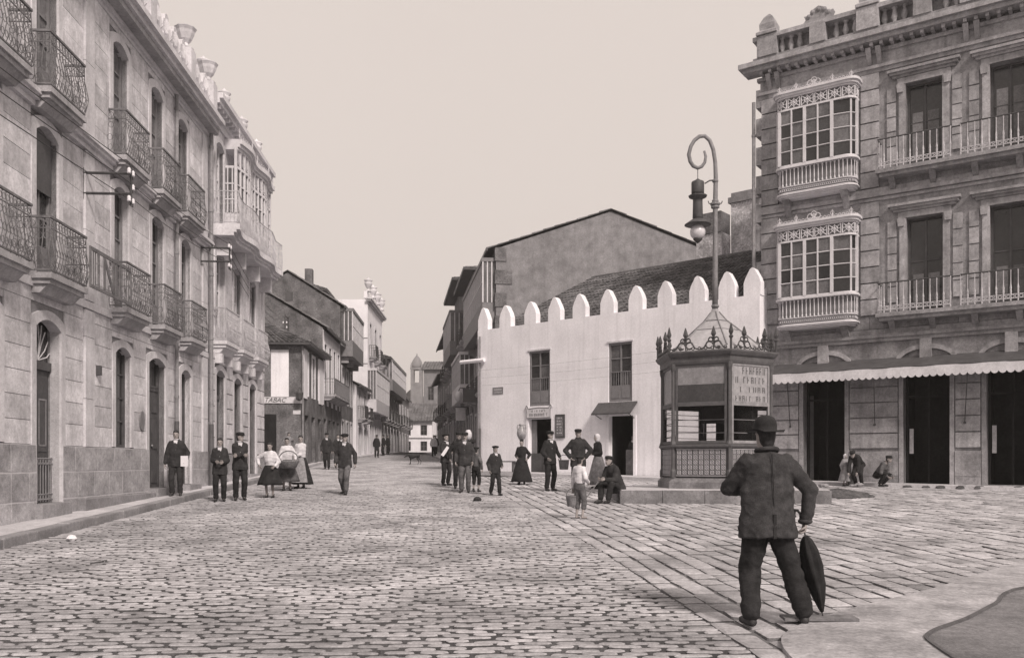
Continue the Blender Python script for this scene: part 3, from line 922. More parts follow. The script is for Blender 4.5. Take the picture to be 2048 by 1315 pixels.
band(hd, us2, lambda u: g2(u) - .02, 11.02, 11.10); band(hd, us2, lambda u: g2(u) - .03, 11.62, 11.70)
band(hd, us2, lambda u: g2(u) - .10, 11.70, 11.80); band(hd, us2, lambda u: g2(u) - .18, 11.80, 11.95)
band(hd, us2, lambda u: g2(u) - .02, 8.89, 9.6); 
gal = hd.build("gallery_cornice", M_wpaint, sb)
fr = MB()
for k in range(0, 33, 2):
    u = us2[k]; y = g2(u); w = .05 if k % 4 else .09
    fr.box(u - w / 2, u + w / 2, y - .02, y + .06, 9.6, 11.7)
for z in (10.0, 10.5): band(fr, us2, lambda u: g2(u) - .005, z, z + .035, -.0)
for yy in (-.13, -.28): fr.box(15.96, 16.02, yy - .02, yy + .02, 9.6, 11.02)
for z in (10.0, 10.5): fr.box(15.955, 16.02, -.36, 0, z, z + .035)
for k in range(0, 32, 2):      # rayed iron tracery over every light
    u = (us2[k] + us2[k + 2]) / 2; y = g2(u) - .015
    for t in range(7):
        a = math.radians(10 + 160 * t / 6); fr.tube([(u, y, 11.14), (u + .13 * math.cos(a), y, 11.14 + .42 * math.sin(a))], .008, 3)
    fr.ring((u - .07, y, 11.22), .055, .008, 'y', 8, 3); fr.ring((u + .07, y, 11.22), .055, .008, 'y', 8, 3)
fr.build("gallery_frame", M_wpaint, gal)
for k in range(0, 32, 2):
    a, b = us2[k], us2[k + 2]
    for z0, z1 in ((9.62, 10.0), (10.04, 10.5), (10.54, 11.02)):
        m = MB(); m.quad((a, g2(a) + .03, z0), (b, g2(b) + .03, z0), (b, g2(b) + .03, z1), (a, g2(a) + .03, z1)); m.build("pane", M_glassl if RND.random() < .55 else M_glass, gal)
for z0, z1 in ((9.62, 10.0), (10.04, 10.5), (10.54, 11.02)): MB().box(15.985, 15.99, -.33, -.02, z0, z1).build("pane", M_glassl, gal)
cr = MB()
for k in range(0, 33):
    u = us2[k]; y = g2(u) - .1
    cr.ring((u, y, 12.02), .06, .010, 'y', 7, 3)
    if k % 8 == 0:
        cr.tube([(u, y, 11.95), (u, y, 12.3)], [.02, .008], 5); cr.ring((u, y, 12.18), .07, .010, 'y', 7, 3)
cr.build("cresting", M_wpaint, gal)

# ------------------------------------------------------------------ wire brackets and wires
def bracket(label, base, out, zs, up, rz, n_ins=3):
    t = thing("wire_bracket", label, "bracket", base, rz, "electric wire brackets on house fronts")
    m = MB()
    for z in zs: m.tube([(0, 0, z), (0, -out, z)], .028, 6)
    m.tube([(0, -.01, min(zs) - .12), (0, -.01, max(zs) + .1)], .03, 6)
    m.tube([(0, -out, min(zs) - .22), (0, -out, max(zs) + .18)], .024, 6)
    m.build("arm", M_iron, t)
    for k in range(n_ins):
        z = min(zs) - .18 + k * .28
        for sgn in (-1, 1):
            if sgn < 0 and k == 1: continue
            h = MB(); h.tube([(0, -out, z - .06), (sgn * .10, -out, z - .06), (sgn * .10, -out, z + .02)], .010, 5); h.build("hook", M_iron, t)
            MB().lathe([(.035, 0), (.045, .03), (.032, .05), (.042, .075), (.03, .10), (.015, .12)], (sgn * .10, -out, z), 8).build("insulator", M_porc, t, True)
    return t
bracket("iron wire bracket with white insulators beside the near pilaster of the left house", (wall_l(17.6), 17.6, 7.22), .95, (-.2, .21), 0, LROT)
bracket("iron wire bracket with white insulators below the white gallery", (wall_l(25.45), 25.45, 7.65), .85, (-.19, .2), 0, LROT)
# ------------------------------------------------------------------ low white house with the battlement
WROT = math.atan2(-1, 1.2)
wh = thing("whitewashed_house", "low whitewashed house with a pointed battlement and shop doors", "house", (-1.5, 38.3, 0), WROT)
win = [(2.87, 3.97, 3.95, 6.22), (6.82, 7.89, 3.95, 6.22)]
drs = [(2.85, 4.05, 1.05, 3.41), (6.85, 7.95, 1.05, 3.41)]
wall_shell(wh, M_white, 0, 13.0, .2, 7.38, 8.0, win + drs, .22)
for u in (.30, 1.56, 2.93, 4.18, 5.42, 6.75, 8.04, 9.31, 10.62, 11.77, 12.72):
    w = .31 if u != .30 else .28
    j = RND.uniform(-.02, .02)
    MB().prism([(u - w, 7.36), (u + w, 7.36), (u + w, 7.80 + j), (u + w * .80, 7.98), (u + w * .28, 8.27 + j), (u, 8.33 + j), (u - w * .28, 8.27 + j), (u - w * .80, 7.98), (u - w, 7.80 + j)], .003, .30).build("merlon", M_white, wh)
for a, b, c, d in win:      # glazed double doors used as windows, with a low wooden part and a grille
    casement(wh, a, b, c, d, .10, M_gpaint, M_glass, 2, 3, .08, .55, curtain=.25)
    m = MB()
    for k in range(9): m.tube([(a + .12 + (b - a - .24) * k / 8, .05, c + .62), (a + .12 + (b - a - .24) * k / 8, .05, c + 1.15)], .009, 4)
    m.tube([(a + .08, .05, c + 1.15), (b - .08, .05, c + 1.15)], .012, 4); m.build("window_grille", M_ironp, wh)
    blk("lintel_ledge", M_trim, wh, a - .06, b + .06, -.04, .05, d + .01, d + .07)
for i, (a, b, c, d) in enumerate(drs):
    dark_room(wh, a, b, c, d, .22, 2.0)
    blk("threshold", M_kerb, wh, a - .1, b + .1, -.12, .35, .75, 1.13 if i == 0 else 1.06)
    blk("door_jamb", M_white, wh, a - .13, a - .005, -.03, .2, 1.0, d); blk("door_jamb", M_white, wh, b + .005, b + .13, -.03, .2, 1.0, d)
# half-open leaf and low gate in the left doorway
MB().box(2.87, 3.12, .20, .24, 1.15, 3.35).build("door_leaf", M_gpaint, wh)
MB().box(2.87, 4.03, .16, .20, 1.15, 2.0).box(2.95, 3.4, .14, .165, 1.25, 1.9).box(3.5, 3.95, .14, .165, 1.25, 1.9).build("half_door", M_dpaint, wh)
MB().box(7.5, 7.93, .18, .22, 1.1, 2.1).box(7.55, 7.88, .165, .185, 1.2, 2.0).build("half_door", M_wood, wh)
# plank canopy over the right doorway
cn = MB(); q = [(-.02, 3.93), (-.02, 3.88), (-.52, 3.44), (-.52, 3.49)]
a = cn.vs([(6.36, y, z) for y, z in q]); b = cn.vs([(8.14, y, z) for y, z in q])
cn.face(a, a + 1, a + 2, a + 3); cn.face(b + 3, b + 2, b + 1, b)
for k in range(4): cn.face(a + (k + 1) % 4, a + k, b + k, b + (k + 1) % 4)
cn = cn.build("door_canopy", M_dpaint, wh)
for u in (6.5, 8.0): MB().tube([(u, -.02, 3.3), (u, -.45, 3.46)], .018, 5).build("canopy_bracket", M_iron, cn)
for k in range(8):
    u = 6.36 + 1.78 * k / 8
    m = MB(); m.loft([[(u + .01, y, z + .012) for y, z in ((-.03, 3.925), (-.03, 3.905), (-.51, 3.47), (-.51, 3.49))], [(u + .21, y, z + .012) for y, z in ((-.03, 3.925), (-.03, 3.905), (-.51, 3.47), (-.51, 3.49))]]); m.build("canopy_board", M_dpaint, cn)
downpipe(wh, .18, -.07, 1.2, 7.1, .045, 3.1)
MB().tube([(-.9, -.12, 6.05), (.5, -.12, 6.05)], .09, 8).build("gutter_spout", M_white, wh)
# roof
rf = [(.25, .40, 7.30), (13.0, .40, 7.30), (13.0, 4.6, 10.0), (2.9, 4.6, 10.0)]
roof_plane(wh, *rf)
roof_plane(wh, (.25, 8.2, 7.30), (.25, .40, 7.30), (2.9, 4.6, 10.0), (2.9, 4.61, 10.0), name="roof_hip")
roof_plane(wh, (13.0, 8.0, 7.4), (.25, 8.2, 7.30), (2.9, 4.62, 10.0), (13.0, 4.62, 10.0), .5, 1.2, name="roof_back")
m = MB(); m.tube([(2.9, 4.6, 10.03), (13.0, 4.6, 10.03)], .09, 8); m.build("ridge_tiles", M_tile, wh)
MB().prism([(0, 0), (0, 0.01), (0.01, 0)], 0, 0) if False else None
g = MB(); g.quad((13.0, .0, 7.38), (13.0, 8.0, 7.38), (13.0, 4.6, 10.0), (13.0, 4.55, 10.0)); g.build("gable_wall", M_white, wh)

def scribble(mb, u0, u1, z, h, y, n, rn):
    """painted letters too worn to read: short strokes"""
    w = (u1 - u0) / n
    for k in range(n):
        if rn.random() < .12: continue
        x = u0 + w * (k + .15); t = w * .16
        mb.box(x, x + t, y, y + .004, z, z + h)
        if rn.random() < .6: mb.box(x + w * .45, x + w * .45 + t, y, y + .004, z, z + h)
        if rn.random() < .6: mb.box(x + t + .0005, x + w * .44, y, y + .004, z + h * rn.choice((0, .45, .85)), z + h * rn.choice((0, .45, .85)) + h * .14) if False else mb.box(x + t + .0005, x + w * .44, y, y + .004, z + h * .43, z + h * .57)
        if rn.random() < .4: mb.box(x + t + .0005, x + w * .44, y, y + .004, z + h * .86, z + h)
rn = random.Random(4)
sg = thing("shop_sign", "pale shop board with curled ears over the left doorway of the white house", "sign", wh.location, WROT)
MB().prism([(2.78, 3.44), (4.06, 3.44), (4.06, 3.80), (4.12, 3.90), (4.08, 3.99), (4.0, 3.98), (3.94, 3.86), (3.42, 3.90), (2.9, 3.86), (2.84, 3.98), (2.76, 3.99), (2.72, 3.90), (2.78, 3.80)], -.06, -.02).build("board", M_canvas, sg)
m = MB()
pts = [(2.80, 3.46), (4.04, 3.46), (4.04, 3.80), (4.10, 3.90), (4.07, 3.97), (4.01, 3.96), (3.95, 3.84), (3.42, 3.875), (2.89, 3.84), (2.83, 3.96), (2.77, 3.97), (2.74, 3.90), (2.80, 3.80), (2.80, 3.46)]
m.tube([(x, -.062, z) for x, z in pts], .016, 5); m.build("border", M_gpaint, sg)
m = MB(); scribble(m, 3.05, 3.8, 3.69, .09, -.064, 9, rn); scribble(m, 2.92, 3.92, 3.52, .12, -.064, 11, rn); tagged(m.build("worn_lettering", M_dpaint, sg), kind="stuff")
ps = thing("poster_case", "narrow framed notice hung on the white wall beside the left shop door", "notice", wh.location, WROT)
MB().box(4.27, 4.74, -.05, -.002, 2.6, 3.56).build("frame", M_dpaint, ps)
MB().box(4.33, 4.66, -.056, -.051, 2.68, 3.46).build("sheet", M_glassl, ps)
m = MB(); z = 2.78
while z < 3.4: scribble(m, 4.36, 4.63, z, .05, -.062, 5, rn); z += .12
tagged(m.build("worn_lettering", M_canvas, ps), kind="stuff")
pl = thing("street_plate", "small enamel street name plate near the left corner of the white house", "sign", wh.location, WROT)
MB().box(.88, 1.46, -.02, -.002, 4.54, 4.84).build("plate", M_gpaint, pl)
m = MB(); scribble(m, .94, 1.40, 4.71, .07, -.024, 7, rn); scribble(m, .94, 1.40, 4.59, .07, -.024, 7, rn); tagged(m.build("worn_lettering", M_canvas, pl), kind="stuff")
bn = thing("bench", "low plank bench against the foot of the white wall", "bench", (-.9, 36.55, gz(36.5) + .1), WROT)
MB().box(0, 1.5, -.2, .15, .40, .45).build("seat", M_wood, bn)
for u in (.12, 1.3): MB().box(u, u + .08, -.17, .12, 0, .40).build("leg", M_wood, bn)

# ------------------------------------------------------------------ right-hand corner house of dark granite
RROT = math.atan2(-1, 1.442)
rh = thing("corner_house", "tall dark granite house with white glazed oriels and an awning on the right", "building", (8.75, 30.6, 0), RROT)
UL = 12.4
drs = [(1.43, 2.79, .93, 4.45), (4.59, 5.93, .93, 4.45), (6.94, 8.28, .93, 4.45), (10.0, 11.3, .93, 4.45)]
w1 = [(4.68, 5.74, 6.38, 9.40), (7.03, 8.09, 6.38, 9.40)]
w2 = [(4.66, 5.72, 10.94, 13.68), (7.03, 8.09, 10.94, 13.68)]
ow = [(1.1, 2.8, 7.25, 9.1), (1.1, 2.8, 11.7, 13.4)]
holes = drs + w1 + w2 + ow
wall_shell(rh, M_gran, 0, UL, -.2, 15.2, 9, holes, .35)
# rusticated ground floor
gm = [(a - .14, b + .14, c, d + .10) for a, b, c, d in drs]
ashlar(rh, M_gran2, .0, UL, [2.06 + .50 * k for k in range(6)] + [4.9], gm, .06, .045, name="rusticated_block")
ashlar(rh, M_gran, .0, UL, [.3, 1.18, 1.98], gm, .085, .012, 1.4, name="plinth_stone")
for a, b, c, d in drs:
    for p, q in ((a - .13, a), (b, b + .13)): blk("door_jamb", M_gran2, rh, p + .003, q, -.075, .3, c, d)
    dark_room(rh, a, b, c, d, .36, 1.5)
    m = MB().box(a, b, .40, .44, d - .75, d - .68).box((a + b) / 2 - .03, (a + b) / 2 + .03, .40, .44, c, d)
    m.box(a, a + .07, .40, .44, c, d).box(b - .07, b, .40, .44, c, d).build("door_frame", M_inside, rh)
    # arched label and keystone over the opening
    cu = (a + b) / 2; h = (b - a) / 2 + .25
    pts = [(cu + h * math.cos(t), 4.78 + .58 * math.sin(t)) for t in [math.pi * k / 16 for k in range(17)]]
    m = MB()
    for (x0, z0), (x1, z1) in zip(pts, pts[1:]):
        r0, r1 = .82, .82
        q = [(x0, z0), (x1, z1), (cu + (x1 - cu) * .86, 4.78 + (z1 - 4.78) * .74), (cu + (x0 - cu) * .86, 4.78 + (z0 - 4.78) * .74)]
        m.prism(q[::-1] if False else q, -.10, .0)
    m.build("arch_label", M_gran2, rh)
    blk("keystone", M_gran2, rh, cu - .17, cu + .17, -.17, .0, 4.92, 5.52)
MB().box(1.5, 1.62, .5, .55, 1.0, 3.9).build("door_leaf", M_dpaint, rh)
blk("door_poster", M_curtain, rh, 4.70, 4.82, .372, .39, 1.9, 2.7); blk("door_poster", M_curtain, rh, 7.05, 7.17, .372, .39, 1.9, 2.75)
cornice(rh, M_gran2, 0, UL, 5.52, [(.10, 0, .12), (.16, .12, .22), (.08, .22, .40)], "string_course", False)
ashlar(rh, M_gran, 0, UL, [5.93, 6.36], [], .03, .02, 1.3)
cornice(rh, M_gran2, 0, UL, 10.10, [(.06, 0, .10), (.14, .12, .24), (.07, .26, .40)], "string_course", False)
# quoin strips
for a, b in ((.0, .58), (3.30, 3.86), (8.75, 9.3), (11.8, 12.4)):
    for z0, z1 in ((6.38, 10.08), (10.52, 14.25)):
        n = 7 if z1 < 11 else 7
        for k in range(n):
            p, q = z0 + (z1 - z0) * k / n, z0 + (z1 - z0) * (k + 1) / n
            blk("quoin", M_gran2, rh, a + .003, b, -.10, .0, p + .022, q - .022)
k = 0; z = 5.0
while z < 14.3:
    if k % 2 == 0: blk("quoin", M_gran2, rh, -.20, -.002, -.06, .5, z, z + .62)
    z += .50; k += 1
# window dressings
for (a, b, c, d) in w1 + w2:
    for p, q in ((a - .20, a), (b, b + .20)): blk("architrave", M_gran2, rh, p, q, -.07, .33, c, d)
    blk("lintel", M_gran2, rh, a - .24, b + .24, -.08, .33, d + .002, d + .20)
    cornice(rh, M_gran2, a - .26, b + .26, d + .21, [(.12, 0, .08), (.20, .08, .16), (.26, .16, .24)], "window_hood")
    for p in (a - .56, b + .28):
        n = 5; zz0, zz1 = c + .35, d - .05
        for k in range(n):
            blk("side_quoin", M_gran2, rh, p, p + .27, -.05, .0, zz0 + (zz1 - zz0) * k / n + .02, zz0 + (zz1 - zz0) * (k + 1) / n - .02)
    for p in (a - .24, b + .06):
        MB().prism([(p, d - .26), (p + .18, d - .26), (p + .20, d), (p - .02, d)], -.13, -.071).build("console", M_gran2, rh)
    casement(rh, a, b, c, d, .30, M_dpaint, M_glass, 2, 2, .07, .3, curtain=.1)
for (a, b, c, d), hh in zip(w1 + w2, (.9, .85, 1.5, 1.7)):
    MB().box(a + .15, a + .46, .27, .285, c + .35, c + .35 + hh).build("curtain", M_glassl, rh)
    MB().box(b - .46, b - .14, .27, .285, c + .35, c + .35 + hh).build("curtain", M_glassl, rh)
# main entablature
cornice(rh, M_gran2, 0, UL, 14.25, [(.08, 0, .12), (.16, .12, .22), (.05, .22, .62), (.14, .62, .74), (.52, .86, 1.0), (.64, 1.0, 1.16)], "cornice", True)
u = .05
while u < UL:
    blk("modillion", M_gran2, rh, u, u + .10, -.44, -.05, 15.0, 15.105); u += .30
for u in (.3, 3.58, 6.4, 9.0): 
    for dx in (0, .3): MB().loft([[(u + dx - .06, -.02, 14.46), (u + dx + .06, -.02, 14.46), (u + dx + .06, .0, 14.46), (u + dx - .06, .0, 14.46)], [(u + dx - .07, -.12, 14.6), (u + dx + .07, -.12, 14.6), (u + dx + .07, .0, 14.6), (u + dx - .07, .0, 14.6)], [(u + dx - .08, -.38, 14.98), (u + dx + .08, -.38, 14.98), (u + dx + .08, .0, 14.98), (u + dx - .08, .0, 14.98)]]).build("console", M_gran2, rh)
# parapet
blk("parapet_back", M_gran, rh, -.15, UL, .02, .10, 15.601, 16.179)
blk("parapet_base", M_gran2, rh, -.2, UL, -.38, .1, 15.42, 15.60)
blk("parapet_coping", M_gran2, rh, -.2, UL, -.42, .14, 16.18, 16.32)
bm = MB().lathe([(.10, 0), (.10, .05), (.055, .10), (.11, .24), (.06, .45), (.055, .50), (.10, .54), (.10, .58)], (0, 0, 0), 8).mesh("baluster", M_gran2, True)
u = .75
while u < UL - .2:
    if not any(abs(u - p) < .36 for p in (.3, 2.0, 3.58, 5.2, 6.6, 8.3)):
        o = link("baluster", bm, rh); o.location = (u, -.14, 15.60)
    u += .30
for p in (.3, 3.58, 6.6, 9.6):
    blk("pedestal", M_gran2, rh, p - .34, p + .34, -.44, .16, 15.595, 16.30)
    MB().loft([[(p + sx * r, -.14 + sy * r, z) for sx, sy in ((-1, -1), (1, -1), (1, 1), (-1, 1))] for r, z in ((.36, 16.33), (.36, 16.42), (.26, 16.50), (.27, 16.72), (.15, 16.98), (.03, 17.12))]).build("finial", M_gran2, rh)
for p in (2.0, 5.2, 8.3):
    blk("pedestal", M_gran2, rh, p - .26, p + .26, -.42, .14, 15.598, 16.25)
    m = MB().prism([(p - .55, 16.33), (p + .55, 16.33), (p + .42, 16.48), (p + .48, 16.62), (p + .30, 16.60), (p + .18, 16.78), (p, 16.86), (p - .18, 16.78), (p - .30, 16.60), (p - .48, 16.62), (p - .42, 16.48)], -.28, -.02)
    for a in range(5):
        t = math.radians(20 + 35 * a); m.ell((p + .34 * math.cos(t), -.26, 16.48 + .26 * math.sin(t)), (.09, .08, .09), 8, 5)
    m.build("scroll_crest", M_gran2, rh)
downpipe(rh, -.26, -.12, 1.0, 14.2, .065)
MB().lathe([(.10, 0), (.15, .12), (.2, .2), (.2, .3)], (-.26, -.2, 6.0), 8).build("rainwater_head", M_pipe, rh)

def corner_path(u0, u1, d, r, n=5):
    pts = [(u0, 0), (u0, -d + r)]
    for k in range(1, n): t = math.pi / 2 * k / n; pts.append((u0 + r - r * math.cos(t), -d + r - r * math.sin(t)))
    pts += [(u0 + r, -d)]
    m = 8
    pts += [(u0 + r + (u1 - u0 - 2 * r) * k / m, -d) for k in range(1, m + 1)]
    for k in range(1, n): t = math.pi / 2 * k / n; pts.append((u1 - r + r * math.sin(t), -d + r - r * math.cos(t)))
    pts += [(u1, -d + r), (u1, 0)]
    return pts
def pband(mb, u0, u1, d, r, z0, z1):
    p = corner_path(u0, u1, d, r); mb.vprism([(x, y) for x, y in p], z0, z1)
def oriel(parent, z0, label):
    u0, u1, d, r = .66, 3.24, .62, .32
    base = MB()
    for e, a, b in ((-.10, 0, .05), (-.02, .05, .10), (.03, .10, .15)): pband(base, u0 - e, u1 + e, d + e, r, z0 + a, z0 + b)
    o = base.build("oriel", M_wpaint, parent)
    m = MB(); pband(m, u0 + .12, u1 - .12, d - .12, r, z0 + .151, z0 + .98); m.build("apron_panel", M_gpaint, o)
    o["label"] = label
    # inner shadow panel of the parapet, its band of pierced work and the slender balusters before it
    m = MB(); P = corner_path(u0 + .03, u1 - .03, d - .03, r)
    L = [0.0]
    for (ax, ay), (bx, by) in zip(P, P[1:]): L.append(L[-1] + math.hypot(bx - ax, by - ay))
    def at(s, Q=P):
        for i in range(len(L) - 1):
            if s <= L[i + 1] + 1e-9:
                t = (s - L[i]) / max(1e-9, L[i + 1] - L[i]); return (Q[i][0] + (Q[i + 1][0] - Q[i][0]) * t, Q[i][1] + (Q[i + 1][1] - Q[i][1]) * t)
        return Q[-1]
    N = 26
    for k in range(N + 1):
        x, y = at(L[-1] * k / N)
        m.lathe([(.022, .38), (.030, .42), (.014, .50), (.020, .60), (.012, .85), (.026, .93), (.026, .97)], (x, y, z0), 5)
    tagged(m.build("balusters", M_wpaint, o), kind="stuff")
    m = MB()
    for k in range(N * 2):
        x, y = at(L[-1] * (k + .5) / N / 2); m.ring((x, y - .0, z0 + .27), .042, .009, 'y' if abs(y + d - .03) < .06 else 'x', 7, 3)
    for a, b in ((.15, .18), (.36, .39)): 
        p = corner_path(u0 + .02, u1 - .02, d - .02, r); q = corner_path(u0 + .06, u1 - .06, d - .06, r)
        m.vprism(p, z0 + a, z0 + b)
    tagged(m.build("pierced_band", M_wpaint, o), kind="stuff")
    m = MB(); pband(m, u0 - .05, u1 + .05, d + .05, r, z0 + .98, z0 + 1.05); pband(m, u0, u1, d, r, z0 + 1.05, z0 + 1.10); m.build("sill", M_wpaint, o)
    # posts, glazing bars and panes
    s_left = L[3] * 0 + (d - r + .0); tot = L[-1]
    zb, zt = z0 + 1.10, z0 + 2.92
    front = [(u0 + .12, 'P'), (u0 + .98, 'P'), (u0 + 1.84, 'P')]
    fm = MB(); Y = -d
    def post(x, y, w): fm.box(x - w / 2, x + w / 2, y - .02, y + .06, zb, zt)
    stops = [(u0 + .02, -.25), (u0 + .02, -.45), (u0 + .14, -d + .03), (u0 + .55, -d), (u0 + .98, -d), (u0 + 1.41, -d), (u0 + 1.86, -d), (u1 - .14, -d + .10), (u1 - .01, -.34), (u1 - .01, -.02)]
    wide = (2, 4, 6, 8)
    for i, (x, y) in enumerate(stops): post(x, y, .10 if i in wide else .045)
    rows = 4
    for (ax, ay), (bx, by) in zip(stops, stops[1:]):
        for kk in range(1, rows):
            z = zb + (zt - zb) * kk / rows
            fm.tube([(ax, ay, z), (bx, by, z)], .020, 4)
    fm.build("oriel_frame", M_wpaint, o)
    for (ax, ay), (bx, by) in zip(stops, stops[1:]):
        for kk in range(rows):
            a, b = zb + (zt - zb) * kk / rows, zb + (zt - zb) * (kk + 1) / rows
            q = MB(); q.quad((ax, ay + .02, a), (bx, by + .02, a), (bx, by + .02, b), (ax, ay + .02, b))
            q.build("pane", M_glassl if RND.random() < .40 else M_glass, o)
    # frieze of lattice panels, cornice, cresting
    m = MB()
    pband(m, u0 - .02, u1 + .02, d + .02, r, zt, zt + .06); pband(m, u0 - .02, u1 + .02, d + .02, r, zt + .42, zt + .48)
    pband(m, u0 - .07, u1 + .07, d + .07, r, zt + .48, zt + .56); pband(m, u0 - .12, u1 + .12, d + .12, r, zt + .56, zt + .64)
    m.build("oriel_cornice", M_wpaint, o)
    m = MB(); pband(m, u0 + .08, u1 - .08, d - .06, r, zt + .06, zt + .42); m.build("frieze_ground", M_gpaint, o)
    P2 = corner_path(u0, u1, d, r)
    L2 = [0.0]
    for (ax, ay), (bx, by) in zip(P2, P2[1:]): L2.append(L2[-1] + math.hypot(bx - ax, by - ay))
    NP = 8
    for k in range(NP):
        def at2(s):
            for i in range(len(L2) - 1):
                if s <= L2[i + 1] + 1e-9:
                    t = (s - L2[i]) / max(1e-9, L2[i + 1] - L2[i]); return Vector((P2[i][0] + (P2[i + 1][0] - P2[i][0]) * t, P2[i][1] + (P2[i + 1][1] - P2[i][1]) * t, 0))
            return Vector((*P2[-1], 0))
        a, b = at2(L2[-1] * (k + .06) / NP), at2(L2[-1] * (k + .94) / NP); c = at2(L2[-1] * (k + .5) / NP)
        z1_, z2_ = zt + .08, zt + .40
        lm = MB()
        up = Vector((0, 0, 1))
        for A, B in (((a, z1_), (b, z2_)), ((a, z2_), (b, z1_)), ((a, (z1_ + z2_) / 2), (b, (z1_ + z2_) / 2)), ((c, z1_), (c, z2_)), ((a, z1_), (a, z2_)), ((b, z1_), (b, z2_))):
            mid = (A[0] + B[0]) / 2
            if A[0] != B[0] and (a - b).length > .1: mid = c
            lm.tube([A[0] + up * A[1], mid + up * ((A[1] + B[1]) / 2), B[0] + up * B[1]], .014, 4)
        rad = .10; dirv = (b - a).normalized()
        lm.tube([c + dirv * rad * math.cos(t) + up * ((z1_ + z2_) / 2 + rad * math.sin(t)) for t in [2 * math.pi * q / 10 for q in range(11)]], .012, 4, cap=False)
        lm.build("frieze_panel", M_wpaint, o)
    m = MB(); NC = 30
    zc = zt + .64
    for k in range(NC + 1):
        q = at2(L2[-1] * k / NC)
        m.ring((q.x, q.y, zc + .045), .045, .010, 'y', 7, 3)
        if k % 5 == 0:
            m.tube([(q.x, q.y, zc), (q.x, q.y, zc + .26)], [.022, .006], 5); m.ring((q.x, q.y, zc + .14), .06, .010, 'y', 7, 3)
    q = at2(L2[-1] * .5)
    for dx in (-.12, 0, .12): m.ring((q.x + dx, q.y, zc + .2 - abs(dx) * .6), .09, .014, 'y', 9, 3)
    tagged(m.build("cresting", M_wpaint, o), kind="stuff")
    return o
oriel(rh, 6.08, "white glazed oriel of the first floor"); oriel(rh, 10.52, "white glazed oriel of the top floor")
for z in (6.08, 10.52):
    for u in (.95, 2.85): MB().loft([[(u - .10, -.03, z - .50), (u + .10, -.03, z - .50), (u + .10, .0, z - .50), (u - .10, .0, z - .50)], [(u - .11, -.20, z - .25), (u + .11, -.20, z - .25), (u + .11, .0, z - .25), (u - .11, .0, z - .25)], [(u - .12, -.50, z - .01), (u + .12, -.50, z - .01), (u + .12, .0, z - .01), (u - .12, .0, z - .01)]]).build("oriel_bracket", M_gran, rh)
# long balconies with slender white balusters
def long_balcony(zf):
    d = .58
    sl = MB(); sl.box(3.86, UL - .5, -d, -.0, zf - .12, zf); sl.box(3.95, UL - .5, -d + .08, 0, zf - .24, zf - .12)
    o = sl.build("balcony", M_gran2, rh)
    u = 4.2
    while u < UL - 1:
        MB().loft([[(u + .02, -.04, zf - .60), (u + .16, -.04, zf - .60), (u + .16, -.002, zf - .60), (u + .02, -.002, zf - .60)], [(u, -.20, zf - .42), (u + .18, -.20, zf - .42), (u + .18, -.002, zf - .42), (u, -.002, zf - .42)], [(u, -.44, zf - .245), (u + .18, -.44, zf - .245), (u + .18, -.002, zf - .245), (u, -.002, zf - .245)]]).build("corbel", M_gran, o); u += 1.18
    tm = MB()
    for seg in (((3.92, -.02), (3.92, -d + .05)), ((3.92, -d + .05), (6.02, -d + .05)), ((6.02, -d + .05), (6.02, -d + .2)), ((6.02, -d + .2), (6.30, -d + .2)), ((6.30, -d + .2), (6.30, -d + .05)), ((6.30, -d + .05), (UL - .6, -d + .05))):
        (ax, ay), (bx, by) = seg
        tm.tube([(ax, ay, zf + .95), (bx, by, zf + .95)], .026, 5)
    tm.build("handrail", M_iron, o)
    bm = MB(); pb = MB()
    for (ax, ay), (bx, by) in (((3.92, -.05), (3.92, -d + .05)), ((3.92, -d + .05), (6.02, -d + .05)), ((6.30, -d + .05), (UL - .6, -d + .05))):
        n = max(2, int(math.hypot(bx - ax, by - ay) / .185))
        for k in range(n + 1):
            x, y = ax + (bx - ax) * k / n, ay + (by - ay) * k / n
            bm.lathe([(.016, .0), (.022, .04), (.012, .10), (.028, .30), (.022, .36), (.030, .40), (.014, .52), (.012, .86), (.022, .92), (.016, .95)], (x, y, zf), 5)
        n = max(2, int(math.hypot(bx - ax, by - ay) / .11))
        for k in range(n):
            x, y = ax + (bx - ax) * (k + .5) / n, ay + (by - ay) * (k + .5) / n
            pb.ring((x, y, zf + .15), .045, .010, 'y' if abs(bx - ax) > .1 else 'x', 8, 3)
        for z in (zf + .09, zf + .21): pb.tube([(ax, ay, z), (bx, by, z)], .013, 4)
    tagged(bm.build("balusters", M_ironw, o), kind="stuff"); tagged(pb.build("pierced_band", M_ironw, o), kind="stuff")
long_balcony(6.36); long_balcony(10.94)
# awning: dark canvas on an iron frame, pale scalloped valance
aw = MB()
q = [(-.02, 4.98), (-.02, 4.95), (-.99, 4.54), (-1.0, 4.57)]
n = 24; rows = []
for k in range(n + 1):
    u = .45 + (UL - .95) * k / n; s_ = .02 * math.sin(k * 2.1)
    rows.append([(u, y, z + s_ * (abs(y) * 1.0)) for y, z in q])
aw.loft(rows); aw = aw.build("awning", M_dpaint, rh)
va = MB(); u = .60; sc = .205; top = []
us, zsv = [], []
while u < UL - .6:
    for k in range(6):
        t = k / 6; us.append(u + sc * t); zsv.append(4.30 - .075 * math.sin(math.pi * t) ** .7)
    u += sc
a = va.vs([(x, -1.012 + .012 * math.sin(x * 5), 4.56) for x in us]); b = va.vs([(x, -1.02 + .02 * math.sin(x * 5 + .6), z) for x, z in zip(us, zsv)])
for k in range(len(us) - 1): va.face(a + k, b + k, b + k + 1, a + k + 1)
va.build("valance", M_canvas, aw)
